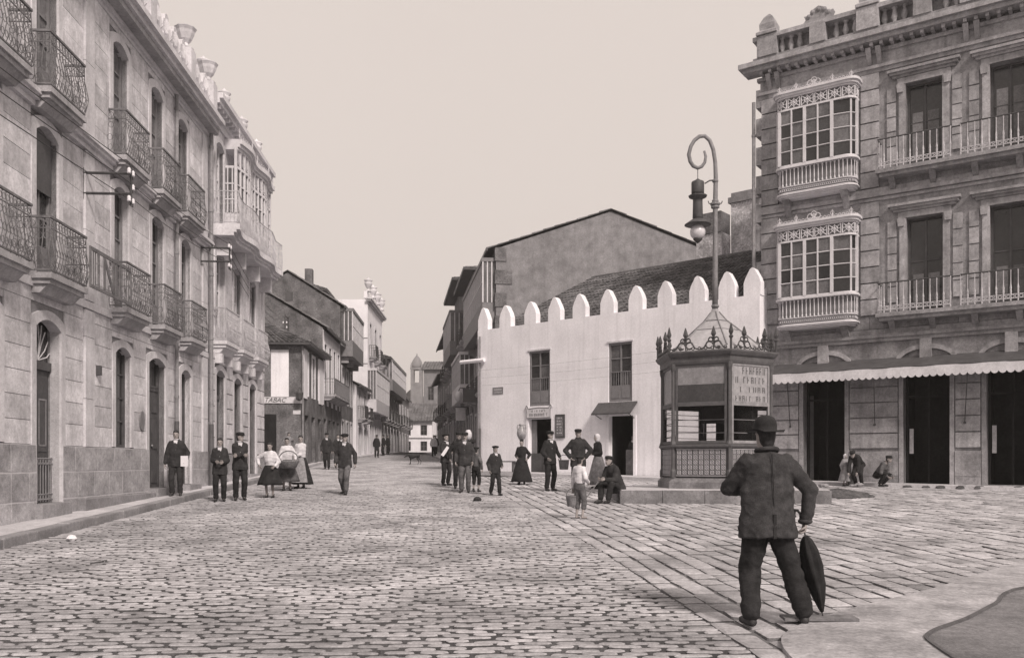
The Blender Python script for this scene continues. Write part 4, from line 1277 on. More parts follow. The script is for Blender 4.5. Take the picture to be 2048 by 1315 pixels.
for (u0_, u1_) in ((1.16, 1.0), (3.9, 3.73), (6.55, 6.35), (9.2, 9.0)):
    MB().tube([(u0_, -.98, 4.50), (u1_, -.07, 2.84)], .014, 5).build("awning_rod", M_iron, aw)
    MB().ell((u1_, -.08, 2.84), (.04, .03, .04), 6, 5).build("rod_boss", M_iron, aw)
MB().tube([(.60, -1.0, 4.57), (UL - .6, -1.0, 4.57)], .02, 5).build("front_bar", M_iron, aw)
# ------------------------------------------------------------------ kiosk on its stone platform, with the lamp on its roof
M_platf = mat("platform_granite", .19, var=.28, scale=2, fine=45, bump=.3, rand=.1)
PZ = gz(22.4) + .25
pf = thing("stone_platform", "low stone platform carrying the kiosk", "platform", (5.05, 22.4, 0))
MB().box(-2.2, 2.2, -1.45, 1.6, .2, PZ - .012).build("core", M_cement, pf); MB().box(-2.46, 2.46, -1.71, 1.91, PZ + .006, PZ + .022).build("paving", M_walk, pf)
rn = random.Random(2)
def edge_blocks(x0, x1, y0, y1, along, n):
    for k in range(n):
        if along == 'x':
            a, b = x0 + (x1 - x0) * k / n, x0 + (x1 - x0) * (k + 1) / n; blk("edge_stone", M_platf, pf, a + .006, b - .006, y0, y1, .3, PZ + rn.uniform(-.004, .004))
        else:
            a, b = y0 + (y1 - y0) * k / n, y0 + (y1 - y0) * (k + 1) / n; blk("edge_stone", M_platf, pf, x0, x1, a + .006, b - .006, .3, PZ + rn.uniform(-.004, .004))
edge_blocks(-2.5, 2.5, -1.75, -1.42, 'x', 5); edge_blocks(-2.5, -2.17, -1.40, 1.6, 'y', 3); edge_blocks(2.17, 2.5, -1.40, 1.6, 'y', 3); edge_blocks(-2.5, 2.5, 1.62, 1.95, 'x', 5)

kx, ky = 5.22, 22.5
ks = thing("kiosk", "hexagonal glazed iron kiosk with a pointed metal roof", "kiosk", (kx, ky, PZ), math.radians(-29))
M_kio = mat("kiosk_paint", 0.095, rough=.5, var=.2, scale=4, bump=.05)
M_kior = mat("kiosk_relief", 0.34, rough=.5, var=.15, bump=.05)
M_kiol = mat("kiosk_paint_worn", 0.25, rough=.5, var=.2, scale=4, bump=.05)
M_roofm = mat("sheet_metal_roof", 0.36, rough=.5, var=.14, scale=2, bump=.08, streak=.15, spec=.5)
M_clear = bpy.data.materials.new("clear_glass"); M_clear.use_nodes = True
_n = M_clear.node_tree.nodes; _l = M_clear.node_tree.links; _n.clear()
_o = _n.new("ShaderNodeOutputMaterial"); _m = _n.new("ShaderNodeMixShader"); _t = _n.new("ShaderNodeBsdfTransparent"); _g = _n.new("ShaderNodeBsdfGlossy"); _f = _n.new("ShaderNodeLayerWeight"); _f.inputs[0].default_value = .12
_g.inputs['Roughness'].default_value = .03; _t.inputs[0].default_value = (.90, .90, .90, 1)
_l.new(_f.outputs[0], _m.inputs[0]); _l.new(_t.outputs[0], _m.inputs[1]); _l.new(_g.outputs[0], _m.inputs[2]); _l.new(_m.outputs[0], _o.inputs[0])
M_advert = mat("worn_enamel", .30, rough=.5, var=.14, scale=9, fine=40, bump=.05)
R6, AP = 1.44, 1.44 * math.cos(math.pi / 6)
H = R6 / 2
def hexring(r, z): return [(r * math.cos(math.radians(-120 + 60 * k)), r * math.sin(math.radians(-120 + 60 * k)), z) for k in range(6)]
base = MB()
base.loft([hexring(R6 + .10, 0), hexring(R6 + .10, .18), hexring(R6 + .04, .24), hexring(R6 + .02, .28)])
base.build("plinth", M_platf, ks)
MB().loft([hexring(R6 - .08, .28), hexring(R6 - .08, .30)]).build("floor", M_wood, ks)
zl, ztr, zh = 1.08, 2.10, 3.08       # ledge, transom, head
posts = MB()
for k in range(6):
    x, y, _ = hexring(R6 - .03, 0)[k]
    MB().lathe([(.075, .28), (.075, .45), (.05, .5), (.05, 1.0), (.075, 1.05), (.085, 1.12), (.06, 1.2), (.048, 1.4), (.045, 2.9), (.07, 2.98), (.08, 3.1)], (x, y, 0), 8).build("corner_post", M_kio, ks)
MB().loft([hexring(R6 + .02, 1.02), hexring(R6 + .07, 1.06), hexring(R6 + .07, 1.10), hexring(R6 - .02, 1.12)]).build("ledge", M_kio, ks)
ent = MB(); ent.loft([hexring(R6 + .02, zh), hexring(R6 + .04, zh + .06), hexring(R6 + .04, zh + .16), hexring(R6 + .10, zh + .19), hexring(R6 + .16, zh + .27), hexring(R6 + .16, zh + .31), hexring(R6 + .0, zh + .33)])
ent.build("entablature", M_kio, ks)
rof = MB(); rof.loft([hexring(R6 - .1, zh + .335), hexring(R6 - .26, zh + .46), hexring(.62, 4.02), hexring(.30, 4.28), hexring(.10, 4.52), hexring(.09, 4.60)])
rof = rof.build("roof", M_roofm, ks)
seam = MB()
for k in range(6):
    pts = [hexring(R6 - .25, zh + .465)[k], hexring(.63, 4.03)[k], hexring(.31, 4.29)[k], hexring(.11, 4.53)[k]]
    seam.tube(pts, .016, 5)
for r, z in ((.63, 4.025), (.32, 4.285)):
    p = hexring(r, z); seam.tube(p + [p[0]], .010, 4)
tagged(seam.build("seams", M_zinc, rof), kind='stuff')
rn = random.Random(31)
for k in range(6):
    T = Matrix.Rotation(math.radians(60 * k), 4, 'Z')
    y = -AP + .03
    def part(nm, m, *boxes):
        mb = MB(T)
        for b in boxes: mb.box(*b)
        return mb.build(nm, m, ks)
    x1 = H - .075
    part("lower_panel", M_kio, (-x1, x1, y, y + .04, .30, 1.02))
    # cast-iron relief on the lower panel: rows of rosettes
    rl = MB(T)
    for i in range(9):
        for j in range(5):
            cx, cz = -x1 + .09 + (2 * x1 - .18) * i / 8, .42 + .50 * j / 4
            rl.ring((cx, y - .008, cz), .046, .013, 'y', 8, 4)
            rl.tube([(cx - .055, y - .008, cz - .055), (cx + .055, y - .008, cz + .055)], .008, 4); rl.tube([(cx - .055, y - .008, cz + .055), (cx + .055, y - .008, cz - .055)], .008, 4)
    for a, b, c, d in ((-x1 + .02, x1 - .02, .33, .35), (-x1 + .02, x1 - .02, .98, 1.0)): rl.box(a, b, y - .025, y - .001, c, d)
    tagged(rl.build("cast_relief", M_kior, ks), kind="stuff")
    # window frame of two lights
    fr = part("window_frame", M_kiol if k in (1,) else M_kio, (-x1, -x1 + .06, y - .02, y + .03, zl + .05, zh), (x1 - .06, x1, y - .02, y + .03, zl + .05, zh), (-x1 + .06, x1 - .06, y - .02, y + .03, zh - .06, zh), (-x1 + .06, x1 - .06, y - .02, y + .03, zl + .05, zl + .12), (-x1 + .06, x1 - .06, y - .025, y + .03, ztr - .05, ztr + .05))
    xi = x1 - .06
    pn = MB(T); pn.quad((-xi, y + .004, zl + .12), (xi, y + .004, zl + .12), (xi, y + .004, ztr - .05), (-xi, y + .004, ztr - .05)); pn.build("pane", M_clear, fr)
    bars = MB(T)
    for z in ((zl + .30, zl + .62) if k in (0, 1, 2) else (zl + .22, zl + .40, zl + .55, zl + .72, zl + .84)): bars.box(-xi, xi, y + .012, y + .028, z, z + .016)
    bars.build("glazing_bars", M_kiol if k in (0, 1) else M_kio, fr)
    if k == 1:      # enamel advertisement, lettering worn beyond reading
        part("advertisement", M_advert, (-xi, xi, y, y + .01, ztr + .05, zh - .06))
        lt = MB(T)
        for r_, (nn, hh) in enumerate(((9, .17), (8, .15), (7, .13), (9, .13))):
            scribble(lt, -xi + .06, xi - .06, zh - .06 - .22 * (r_ + 1) + .02, hh, y - .006, nn, rn)
        tagged(lt.build("worn_lettering", M_kio, ks), kind="stuff")
    elif k in (0,):  # grained panel over a dark light
        part("transom_board", M_wood if False else M_zinc, (-xi, xi, y, y + .01, 2.58, zh - .06))
        part("pane", M_glass, (-xi, xi, y, y + .01, ztr + .05, 2.578))
    else:
        part("pane", M_glassl, (-xi, xi, y, y + .01, ztr + .05, zh - .06))
    # ornate iron cresting
    cr = MB(T); zc = zh + .32; yc = -AP - .10; w = H * .88
    for cx in (-w * .55, w * .55) if k % 1 == 0 else (0,):
        cr.tube([(cx, yc, zc), (cx, yc, zc + .30)], .016, 5)
        cr.lathe([(.012, .26), (.055, .29), (.03, .31), (.065, .38), (.05, .44), (.012, .56)], (cx, yc, zc), 6)
        for sg in (-1, 1):
            cr.ring((cx + sg * .10, yc, zc + .12), .085, .021, 'y', 10, 4, 0, 1.7 * math.pi)
            cr.ring((cx + sg * .07, yc, zc + .24), .055, .019, 'y', 9, 4)
            cr.tube([(cx + sg * .17, yc, zc + .16), (cx + sg * .24, yc, zc + .05), (cx + sg * .33, yc, zc + .02)], .019, 4)
    for q in range(9): cr.ring((-w + 2 * w * q / 8, yc, zc + .045), .035, .014, 'y', 7, 3)
    tagged(cr.build("cresting", M_iron, ks), kind="stuff")
for k in range(6):
    x, y, _ = hexring(R6 + .10, 0)[k]
    MB().lathe([(.03, 0), (.03, .25), (.06, .30), (.03, .34), (.06, .42), (.04, .5), (.01, .62)], (x, y, zh + .31), 6).build("corner_finial", M_iron, ks)
# inside: dark boxes and a panel, added to darken the view through the panes
MB().box(-.05, .62, .25, .75, .30, 2.9).build("cupboard", M_inside, ks); MB().box(-.02, .60, -1.02, -.98, 1.62, 2.08).build("blind", M_inside, ks); MB().box(.72, 1.05, -.45, .05, .30, 2.2).build("cupboard", M_inside, ks)
MB().loft([hexring(R6 - .12, zh + .0), hexring(R6 - .12, zh + .05)]).build("ceiling", M_inside, ks)

lp = thing("street_lamp", "tall crook lamp post with a hanging arc lamp, rising from the kiosk roof", "street lamp", (kx, ky, PZ + 4.60))
S = 22.5 / 1750.0
M_lp = mat("lamp_post_paint", 0.20, rough=.55, var=.2, scale=3, bump=.05)
def pt(px, py): return ((px - 1428.5) * S, 0, 1.6 + (925 - py) * S - PZ - 4.60)
z0 = 0
pole = [(0, 0, -.02)] + [pt(1429, 540), pt(1429, 410), pt(1430, 354), pt(1429, 325), pt(1425, 299), pt(1418, 281), pt(1408, 272), pt(1397, 273), pt(1387, 281), pt(1380, 293), pt(1376, 309), pt(1379, 323), pt(1385, 332), pt(1394, 336), pt(1402, 333), pt(1408, 325), pt(1410, 313), pt(1407, 302)]
MB().tube(pole, [.075, .068, .062, .055] + [.05] * 9 + [.048, .046, .044, .04, .036, .03], 10).build("pole", M_lp, lp, True)
m = MB()
for py, r in ((612, .10), (414, .11), (408, .13), (402, .085), (362, .08)): 
    c = pt(1429, py); m.lathe([(r * .7, -.04), (r, -.02), (r, .02), (r * .7, .04)], c, 10)
m.build("collar", M_lp, lp)
for sg in (-1, 1):
    c = pt(1429, 409); MB().tube([c, (c[0] + sg * .16, 0, c[2] + .03), (c[0] + sg * .18, 0, c[2] + .09)], .014, 5).build("side_hook", M_iron, lp)
al = link("arc_lamp", MB().lathe([(.15, 0), (.165, .04), (.165, .30), (.15, .33), (.08, .36), (.03, .40)], pt(1394, 389), 14).mesh("arc_lamp", M_iron, True), lp)
c = pt(1394, 390)
MB().lathe([(.12, -.62), (.135, -.58), (.125, -.20), (.125, -.10), (.22, -.06), (.24, -.02), (.17, .0)], c, 14).build("lamp_housing", M_iron, al, True)
MB().lathe([(.02, -.60), (.14, -.62), (.33, -.75), (.34, -.77), (.14, -.72), (.02, -.72)], c, 18).build("reflector", M_iron, al, True)
g = MB(); g.ell((c[0], 0, c[2] - .95), (.20, .20, .20), 14, 10)
M_globe = mat("opal_globe", 0.62, rough=.25, var=.1, bump=0, spec=.5)
g.build("globe", M_globe, al, True)
MB().lathe([(.01, -1.24), (.06, -1.20), (.12, -1.14), (.12, -1.11)], c, 10).build("ash_pan", M_iron, al, True)
MB().tube([pt(1394, 338), pt(1394, 362)], .010, 5).build("suspension", M_iron, al)
MB().tube([pt(1430, 360), pt(1418, 361), pt(1408, 367)], .018, 6).build("stay", M_iron, lp)
# ------------------------------------------------------------------ houses of the receding street
def row_house(name, label, p0, p1, depth, zb, ze, rh_, m, floors, roof='gable', over=.35, wood=None, group=None, tcol=.30):
    """p0 -> p1 runs along the front with the street on its right-hand (local -y) side"""
    d = Vector((p1[0] - p0[0], p1[1] - p0[1], 0)); L = d.length
    t = thing(name, label, "house", (p0[0], p0[1], 0), math.atan2(d.y, d.x), group)
    wood = wood or M_wpaint
    holes = []; jobs = []
    for fl in floors:
        n = fl['n']; w = fl.get('w', .95); z0, z1 = fl['z']
        for k in range(n):
            c = L * (k + .5) / n
            h = (c - w / 2, c + w / 2, z0, z1); holes.append(h); jobs.append((fl, h))
    wall_shell(t, m, 0, L, zb, ze, depth, holes, .22)
    for fl, (a, b, c, e) in jobs:
        ty = fl['t']
        if fl.get('sur', True):
            s = MB()
            s.box(a - .14, a, -.04, .2, c, e); s.box(b, b + .14, -.04, .2, c, e); s.box(a - .14, b + .14, -.04, .2, e, e + .16)
            s.build("architrave", fl.get('sm', M_trim), t)
        if ty == 'door':
            o = MB().box(a, b, .18, .22, c, e - .5).box((a + b) / 2 - .02, (a + b) / 2 + .02, .16, .18, c, e - .5).build("door", M_dpaint, t)
            blk("fanlight", M_glass, t, a, b, .19, .21, e - .5, e)
        else:
            casement(t, a, b, c, e, .18, fl.get('wm', wood), M_glass, 2, 3, .07, .0, curtain=.35)
    for fl in floors:
        z0, z1 = fl['z']
        if fl['t'] == 'bal':
            n = fl['n']; w = fl.get('w', .95)
            if fl.get('long'):
                balcony(t, .3, L - .3, z0, fl.get('d', .7), .95, M_slabst, fl.get('im', M_iron), 0, .16, .3, False, .012)
            else:
                for k in range(n):
                    c = L * (k + .5) / n; balcony(t, c - w / 2 - .3, c + w / 2 + .3, z0, fl.get('d', .6), .95, M_slabst, fl.get('im', M_iron), 0, .16, .3, False, .012)
        if fl['t'] == 'gal':        # projecting glazed gallery
            g0, g1 = fl['g']; dd = fl.get('d', .8); gm = fl.get('gm', M_gpaint)
            q = MB(); q.box(.2, L - .2, -dd, 0, g0 - .2, g0); q.box(.2, L - .2, -dd, 0, g0, g0 + .85); q.box(.15, L - .15, -dd - .05, 0, g1, g1 + .2)
            gb = q.build("gallery", gm, t)
            fr = MB(); n = max(4, int(L / .55))
            for k in range(n + 1):
                u = .2 + (L - .4) * k / n; fr.box(u - .035, u + .035, -dd - .01, -dd + .06, g0 + .85, g1)
            for z in (g0 + .85 + (g1 - g0 - .85) * .5,): fr.box(.2, L - .2, -dd - .005, -dd + .04, z, z + .05)
            for u in (.2, L - .2):
                for k in range(3): fr.box(u - .03, u + .03, -dd + dd * k / 3, -dd + dd * k / 3 + .06, g0 + .85, g1)
            fr.build("gallery_frame", wood, gb)
            for k in range(n):
                u, v = .2 + (L - .4) * k / n, .2 + (L - .4) * (k + 1) / n
                blk("pane", M_glassl if RND.random() < .5 else M_glass, gb, u + .04, v - .04, -dd + .02, -dd + .03, g0 + .86, g1)
            for u in (.21, L - .22): blk("pane", M_glassl, gb, u, u + .01, -dd + .04, -.02, g0 + .86, g1)
            for k in range(3):
                u = .6 + (L - 1.2) * k / 2; MB().prism([(u - .1, g0 - .6), (u + .1, g0 - .6), (u + .1, g0 - .205), (u - .1, g0 - .205)], -dd * .6, -.0).build("corbel", M_slabst, gb)
    o = over; mid = depth / 2
    if roof == 'gable':
        roof_plane(t, (-.15, -o, ze - .05), (L + .15, -o, ze - .05), (L + .15, mid, ze + rh_), (-.15, mid, ze + rh_), tcol, .6)
        roof_plane(t, (L + .15, depth + o, ze - .05), (-.15, depth + o, ze - .05), (-.15, mid, ze + rh_), (L + .15, mid, ze + rh_), tcol, .8)
        for u in (.0, L): MB().quad((u, 0, ze), (u, depth, ze), (u, mid, ze + rh_ - .06), (u, mid, ze + rh_ - .061)) if False else None
        for u0, u1 in ((.0, .12), (L - .12, L)):
            g = MB(); k = g.vs([(u0, 0, ze), (u0, depth, ze), (u0, mid, ze + rh_ - .08), (u1, 0, ze), (u1, depth, ze), (u1, mid, ze + rh_ - .08)])
            g.face(k, k + 2, k + 1); g.face(k + 3, k + 4, k + 5); g.face(k, k + 3, k + 5, k + 2); g.face(k + 1, k + 2, k + 5, k + 4); g.build("gable", m, t)
        MB().box(-.18, L + .18, -o - .03, -o + .06, ze - .16, ze - .04).build("eaves", M_dpaint, t)
    elif roof == 'hip':
        hp = min(mid, L / 2 - .1)
        a, b, c, e = (-o, -o, ze), (L + o, -o, ze), (L + o, depth + o, ze), (-o, depth + o, ze)
        r0, r1 = (hp, mid, ze + rh_), (L - hp, mid, ze + rh_)
        roof_plane(t, a, b, r1, r0, tcol, .5); roof_plane(t, e, a, r0, (r0[0], r0[1] + .01, r0[2]), tcol, .5, name="roof_hip")
        roof_plane(t, c, e, r0, r1, tcol, .9); roof_plane(t, b, c, r1, (r1[0], r1[1] - .01, r1[2]), tcol, .8, name="roof_hip")
        MB().box(-o, L + o, -o, depth + o, ze - .12, ze - .015).build("eaves", M_dpaint, t)
    else:
        cornice(t, M_trim, 0, L, ze - .3, [(.10, 0, .12), (.3, .15, .28), (.4, .28, .42)], "cornice")
        MB().box(0, L, .05, .3, ze + .12, ze + .7).build("parapet", m, t)
    return t

# left side
A = row_house("tobacco_house", "low dark corner house with a tobacco sign band facing the square", (-10.75, 45.0), (-11.05, 51.0), 6.0, .8, 7.75, 1.6, M_darkwall,
    [dict(t='door', n=3, z=(1.5, 4.1), w=1.1, sur=False), dict(t='win', n=3, z=(5.1, 7.3), w=.8, sm=M_white)], roof='hip', over=.45, wood=M_gpaint, tcol=.26)
for k in range(4): blk("pale_pier", M_white, A, .06 + 1.55 * k, .06 + 1.55 * k + .95 if k < 3 else 5.95, -.05, -.002, 4.95, 7.5) if k in (0, 3) else None
# its end wall towards the square (local x = 0 side, so build outward in -x)
blk("plaster_panel", M_white, A, -.03, -.002, .72, 1.62, 5.0, 7.4)
blk("sign_band", M_canvas, A, -.06, -.004, .05, 2.5, 4.66, 4.98)
tm = link("lettering", text_mesh("TABAC", .34, .004, M_dpaint, .35), A)
tm.location = (-.066, 1.42, 4.81); tm.rotation_euler = (math.radians(90), 0, math.radians(-90))
blk("doorway", M_inside, A, -.012, -.002, 1.35, 2.6, 1.3, 4.1)
blk("street_plate", M_canvas, A, -.03, -.003, .12, .50, 4.1, 4.30)
MB().tube([(-.1, .0, 7.6), (-.1, -.02, 1.5)], .05, 6).build("downpipe", M_zinc, A)
lm = MB(); lm.lathe([(.02, 0), (.16, .08), (.20, .40), (.10, .55), (.05, .62)], (-.45, .1, 4.75), 8); lm.tube([(0, .1, 5.3), (-.45, .1, 5.45), (-.45, .1, 5.35)], .025, 5); lm.build("wall_lantern", M_iron, A)
B = row_house("balcony_house", "narrow white fronted house with a long wooden balcony beyond the tobacco house", (-11.05, 51.1), (-11.4, 58.0), 6.6, 1.0, 9.5, 2.1, M_darkwall,
    [dict(t='door', n=4, z=(1.6, 4.2), w=1.0, sur=False), dict(t='bal', n=4, z=(5.6, 8.6), w=.8, sm=M_white, long=True, im=M_gpaint)], wood=M_gpaint)
ashlar(B, M_white, .02, 6.85, [5.0, 9.4], [(a, b, 5.6, 8.76) for a, b in ((.32, 1.4), (2.04, 3.12), (3.77, 4.85), (5.5, 6.58))], .02, .0, name="plaster_field")
C = row_house("gabled_house", "tall dark gabled house with a glazed wooden gallery high over the street", (-11.4, 58.1), (-11.75, 64.6), 6.9, 1.0, 12.0, 2.3, M_darkwall,
    [dict(t='door', n=3, z=(1.9, 4.4), w=1.0), dict(t='win', n=3, z=(5.6, 8.0), w=.9), dict(t='gal', n=3, z=(9.3, 11.2), g=(8.9, 11.7), d=.8)], wood=M_canvas)
blk("gable_window", M_dpaint, C, -.02, -.002, 3.1, 3.6, 12.3, 12.9)
for y, z, w in ((2.2, 13.0, .5), (5.0, 12.6, .4)): blk("chimney", M_darkwall, C, 2.0, 2.6, y, y + w, z, 14.9)
row_house("low_white_house", "small low whitewashed house squeezed between the taller left-hand fronts", (-11.75, 66.0), (-11.85, 71.6), 6.0, 1.5, 7.5, 1.4, M_white,
    [dict(t='door', n=2, z=(2.1, 4.3), w=1.0), dict(t='bal', n=2, z=(5.0, 7.0), w=.9)], wood=M_gpaint)
E = row_house("tall_white_house", "tall narrow white house with an ornate crowned front far down the street", (-11.85, 71.8), (-12.1, 81.5), 7.5, 1.5, 15.0, 1.0, M_white,
    [dict(t='door', n=3, z=(2.3, 4.8), w=1.1), dict(t='gal', n=3, z=(6.5, 9.0), g=(6.0, 9.2), d=.7, gm=M_wpaint), dict(t='bal', n=3, z=(10.4, 13.2), w=1.0)], roof='flat')
for u in (.4, 3.4, 6.4, 9.3): urn(E, u, .0, 15.7, 1.6, M_trim)
for z in (5.5, 7.6, 9.7, 11.8): blk("string_course", M_greywall, E, -.02, -.002, .0, 7.4, z, z + .07)
row_house("eaved_house", "grey house with deep eaves past the tall white one, left side", (-12.1, 82), (-12.5, 96), 7.5, 2.0, 11.4, 1.6, M_greywall,
    [dict(t='door', n=5, z=(2.6, 5.0), w=1.0), dict(t='bal', n=5, z=(5.7, 8.0), w=.9), dict(t='gal', n=5, z=(9.0, 10.8), g=(8.6, 11.1), d=.9)], roof='hip', over=.8)
row_house("hip_roofed_house", "big hip-roofed house showing its roof behind the dark gable", (-14.5, 66.0), (-15.2, 79), 9, 1.5, 14.6, 2.2, M_greywall,
    [dict(t='win', n=4, z=(11.6, 13.6), w=1.0)], roof='hip', over=.6)
row_house("corner_cottage", "plain house at the left where the street narrows far away", (-12.6, 97), (-13.2, 112), 7.5, 2.0, 9.4, 1.6, M_greywall,
    [dict(t='door', n=4, z=(2.9, 5.0), w=1.1), dict(t='bal', n=4, z=(6.0, 8.2), w=.9)], roof='gable')

# houses closing the street, the church behind
def front_house(name, label, x0, x1, y, depth, zb, ze, rise, m, nwin, floors_z, cat="house", col=.4):
    t = thing(name, label, cat, (x0, y, 0), 0)
    L = x1 - x0
    holes = [(L * (k + .5) / nwin - .45, L * (k + .5) / nwin + .45, a, b) for a, b in floors_z for k in range(nwin)]
    wall_shell(t, m, 0, L, zb, ze, depth, holes, .2)
    for a, b, c, e in holes: casement(t, a, b, c, e, .15, M_gpaint, M_glass, 2, 2, .08)
    for a, b in floors_z: blk("string_course", M_greywall, t, 0, L, -.06, 0, a - .45, a - .3)
    roof_plane(t, (-.4, -.5, ze), (L + .4, -.5, ze), (L + .4, depth * .6, ze + rise), (-.4, depth * .6, ze + rise), col, .7)
    MB().box(-.4, L + .4, -.5, 0, ze - .15, ze - .02).build("eaves", M_dpaint, t)
    return t
front_house("end_house", "small pale house closing the far end of the street, nearer the centre", -15.2, -10.8, 118, 7, 2.0, 7.3, 2.6, M_white, 2, [(3.2, 4.5), (5.3, 6.7)])
front_house("end_cottage", "small grey house closing the far end of the street, at its left", -20.5, -15.3, 116.5, 7, 2.0, 7.0, 2.4, M_canvas, 2, [(3.2, 4.5), (5.2, 6.5)])
ch = thing("church", "old stone church with a domed tower rising beyond the end of the street", "church", (-34, 260, 3))
MB().box(0, 9, 0, 20, -3, 16.5).build("nave", M_haze_h, ch)
g = MB(); k = g.vs([(-.5, -.2, 16.5), (9.5, -.2, 16.5), (4.5, -.2, 21.0), (-.5, 20, 16.5), (9.5, 20, 16.5), (4.5, 20, 21.0)])
g.face(k, k + 1, k + 2); g.face(k, k + 2, k + 5, k + 3); g.face(k + 1, k + 4, k + 5, k + 2); g.build("nave_roof", M_tile, ch)
MB().box(3.6, 5.4, -.1, .0, 8, 12).build("window", M_inside, ch)
tw = MB(); tw.box(4.2, 7.6, -3, .5, -3, 22.2)
for (x0, x1) in ((4.2, 5.1), (6.7, 7.6)): tw.box(x0, x1, -3, -2.1, 22.2, 26); tw.box(x0, x1, -.4, .5, 22.2, 26)
tw.box(4.1, 7.7, -3.1, .6, 26, 26.6); tw = tw.build("tower", M_haze_h, ch)
MB().lathe([(1.8, 26.6), (1.75, 27.4), (1.4, 28.6), (.8, 29.6), (.2, 30.3), (.05, 31)], (5.9, -1.25, 0), 12).build("dome", M_haze_h, tw, True)
for x in (4.4, 7.4): MB().lathe([(.25, 0), (.2, .8), (.02, 1.5)], (x, -2.9, 26.6), 6).build("pinnacle", M_haze_h, tw)

# right side, far to near (front faces the street)
def rl(y): return -.9 - .137 * (y - 46)
def right_house(name, label, y0, y1, ze, rise, m, floors, **kw):
    t = row_house(name, label, (rl(y1), y1), (rl(y0), y0), 9.0, .8, ze, rise, m, floors, **kw)
    L = math.hypot(rl(y1) - rl(y0), y1 - y0); zd = floors[0]['z'][1]; n = floors[0]['n']
    for k in range(n):      # shop awnings and boards over the doors
        c = L * (k + .5) / n
        if RND.random() < .55:
            q = MB(); q.loft([[(c - .9, -.02, zd + .45), (c - .9, -1.0, zd - .05), (c - .9, -1.0, zd - .25), (c - .9, -.98, zd - .05)], [(c + .9, -.02, zd + .45), (c + .9, -1.0, zd - .05), (c + .9, -1.0, zd - .25), (c + .9, -.98, zd - .05)]]); q.build("shop_awning", RND.choice((M_canvas, M_gpaint, M_dpaint)), t)
        else: blk("shop_board", RND.choice((M_canvas, M_dpaint, M_gpaint)), t, c - .9, c + .9, -.10, -.045, zd + .22, zd + .7)
    return t
G1 = row_house("great_gabled_house", "big grey house whose blank gable rises behind the battlement", (rl(57.8), 57.8), (-.84, 46.0), 12.4, .8, 12.85, 2.3, M_greywall,
    [dict(t='door', n=4, z=(2.0, 4.6), w=1.1), dict(t='bal', n=4, z=(5.6, 8.2), w=1.0), dict(t='gal', n=4, z=(9.4, 12.0), g=(9.2, 12.2), d=.7)], over=.5)
Lg = math.hypot(rl(57.8) + .84, 11.8)
for k, z in enumerate((7.4, 8.6, 9.8, 11.0, 12.2)):
    blk("corner_quoin", M_darkwall, G1, Lg - .4, Lg + .05, -.06, .85 if k % 2 else .55, z, z + .72)
right_house("arcaded_house", "tall dark balconied house next beyond the great gable, right side", 58.2, 66.2, 14.4, 1.4, M_gran, [dict(t='door', n=3, z=(2.2, 4.8), w=1.1), dict(t='gal', n=3, z=(6.2, 8.6), g=(6.0, 8.8), d=.9, gm=M_wpaint), dict(t='bal', n=3, z=(10.2, 12.9), w=1.0)], roof='hip', over=.7)
right_house("jettied_house", "tallest dark house midway along the right side of the street", 66.4, 75.5, 15.4, 1.6, M_darkwall, [dict(t='door', n=3, z=(2.4, 5.0), w=1.1), dict(t='bal', n=3, z=(6.2, 8.8), w=1.0), dict(t='gal', n=3, z=(10.2, 12.8), g=(10.0, 13.0), d=1.0)], roof='hip', over=.9)
right_house("shuttered_house", "mid-height dark house far along the right side, with two rows of balconies", 75.8, 89.0, 13.0, 1.5, M_greywall, [dict(t='door', n=4, z=(2.6, 5.2), w=1.1), dict(t='bal', n=4, z=(6.2, 8.8), w=1.0), dict(t='bal', n=4, z=(9.9, 12.2), w=1.0)], roof='gable', over=.9)
right_house("farthest_house", "lower grey house at the far right end of the street", 89.3, 104.0, 10.6, 1.5, M_greywall, [dict(t='door', n=4, z=(2.7, 5.2), w=1.1), dict(t='bal', n=4, z=(6.6, 9.4), w=1.0)], roof='gable', over=.8)
tb = front_house("round_turret_house", "stone house with a small round turret behind the right-hand row", -12.6, -8.6, 125, 8, 2.0, 15.0, 1.6, M_haze_h, 2, [(6, 8), (10.5, 12.5)])
MB().lathe([(1.0, 15.0), (1.0, 18.2), (1.25, 18.4), (.9, 19.2), (.2, 20.0), (.05, 20.8)], (4.4, 1.5, 0), 10).build("turret", M_haze_h, tb, True)
# shop signs and a globe lamp hung from the right-hand fronts
def hung_sign(name, label, y, z, w, h, m):
    t = thing(name, label, "sign", (rl(y) - .05, y, z), 0)
    MB().box(-w - .15, -.15, -.03, .03, 0, h).build("board", m, t); MB().tube([(0, 0, h + .05), (-w - .2, 0, h + .05)], .02, 5).build("arm", M_iron, t)
hung_sign("hanging_sign", "dark board hung over the street from the great gabled house", 52, 5.2, 1.0, .8, M_dpaint)
hung_sign("hanging_sign", "pale small board hung from the tall balconied house on the right", 62, 4.6, .7, .9, M_canvas)
hung_sign("hanging_sign", "dark narrow board hung far along the right side", 71, 6.0, .8, 1.1, M_gran)
gl = thing("globe_lamp", "white globe lamp on an arm over the right-hand pavement", "street lamp", (rl(56) - .05, 56, 5.6), 0)
MB().tube([(0, 0, .6), (-1.0, 0, .8), (-1.1, 0, .6)], .03, 6).build("arm", M_iron, gl); MB().ell((-1.1, 0, .25), (.26, .26, .34), 12, 8).build("globe", M_globe, gl, True)

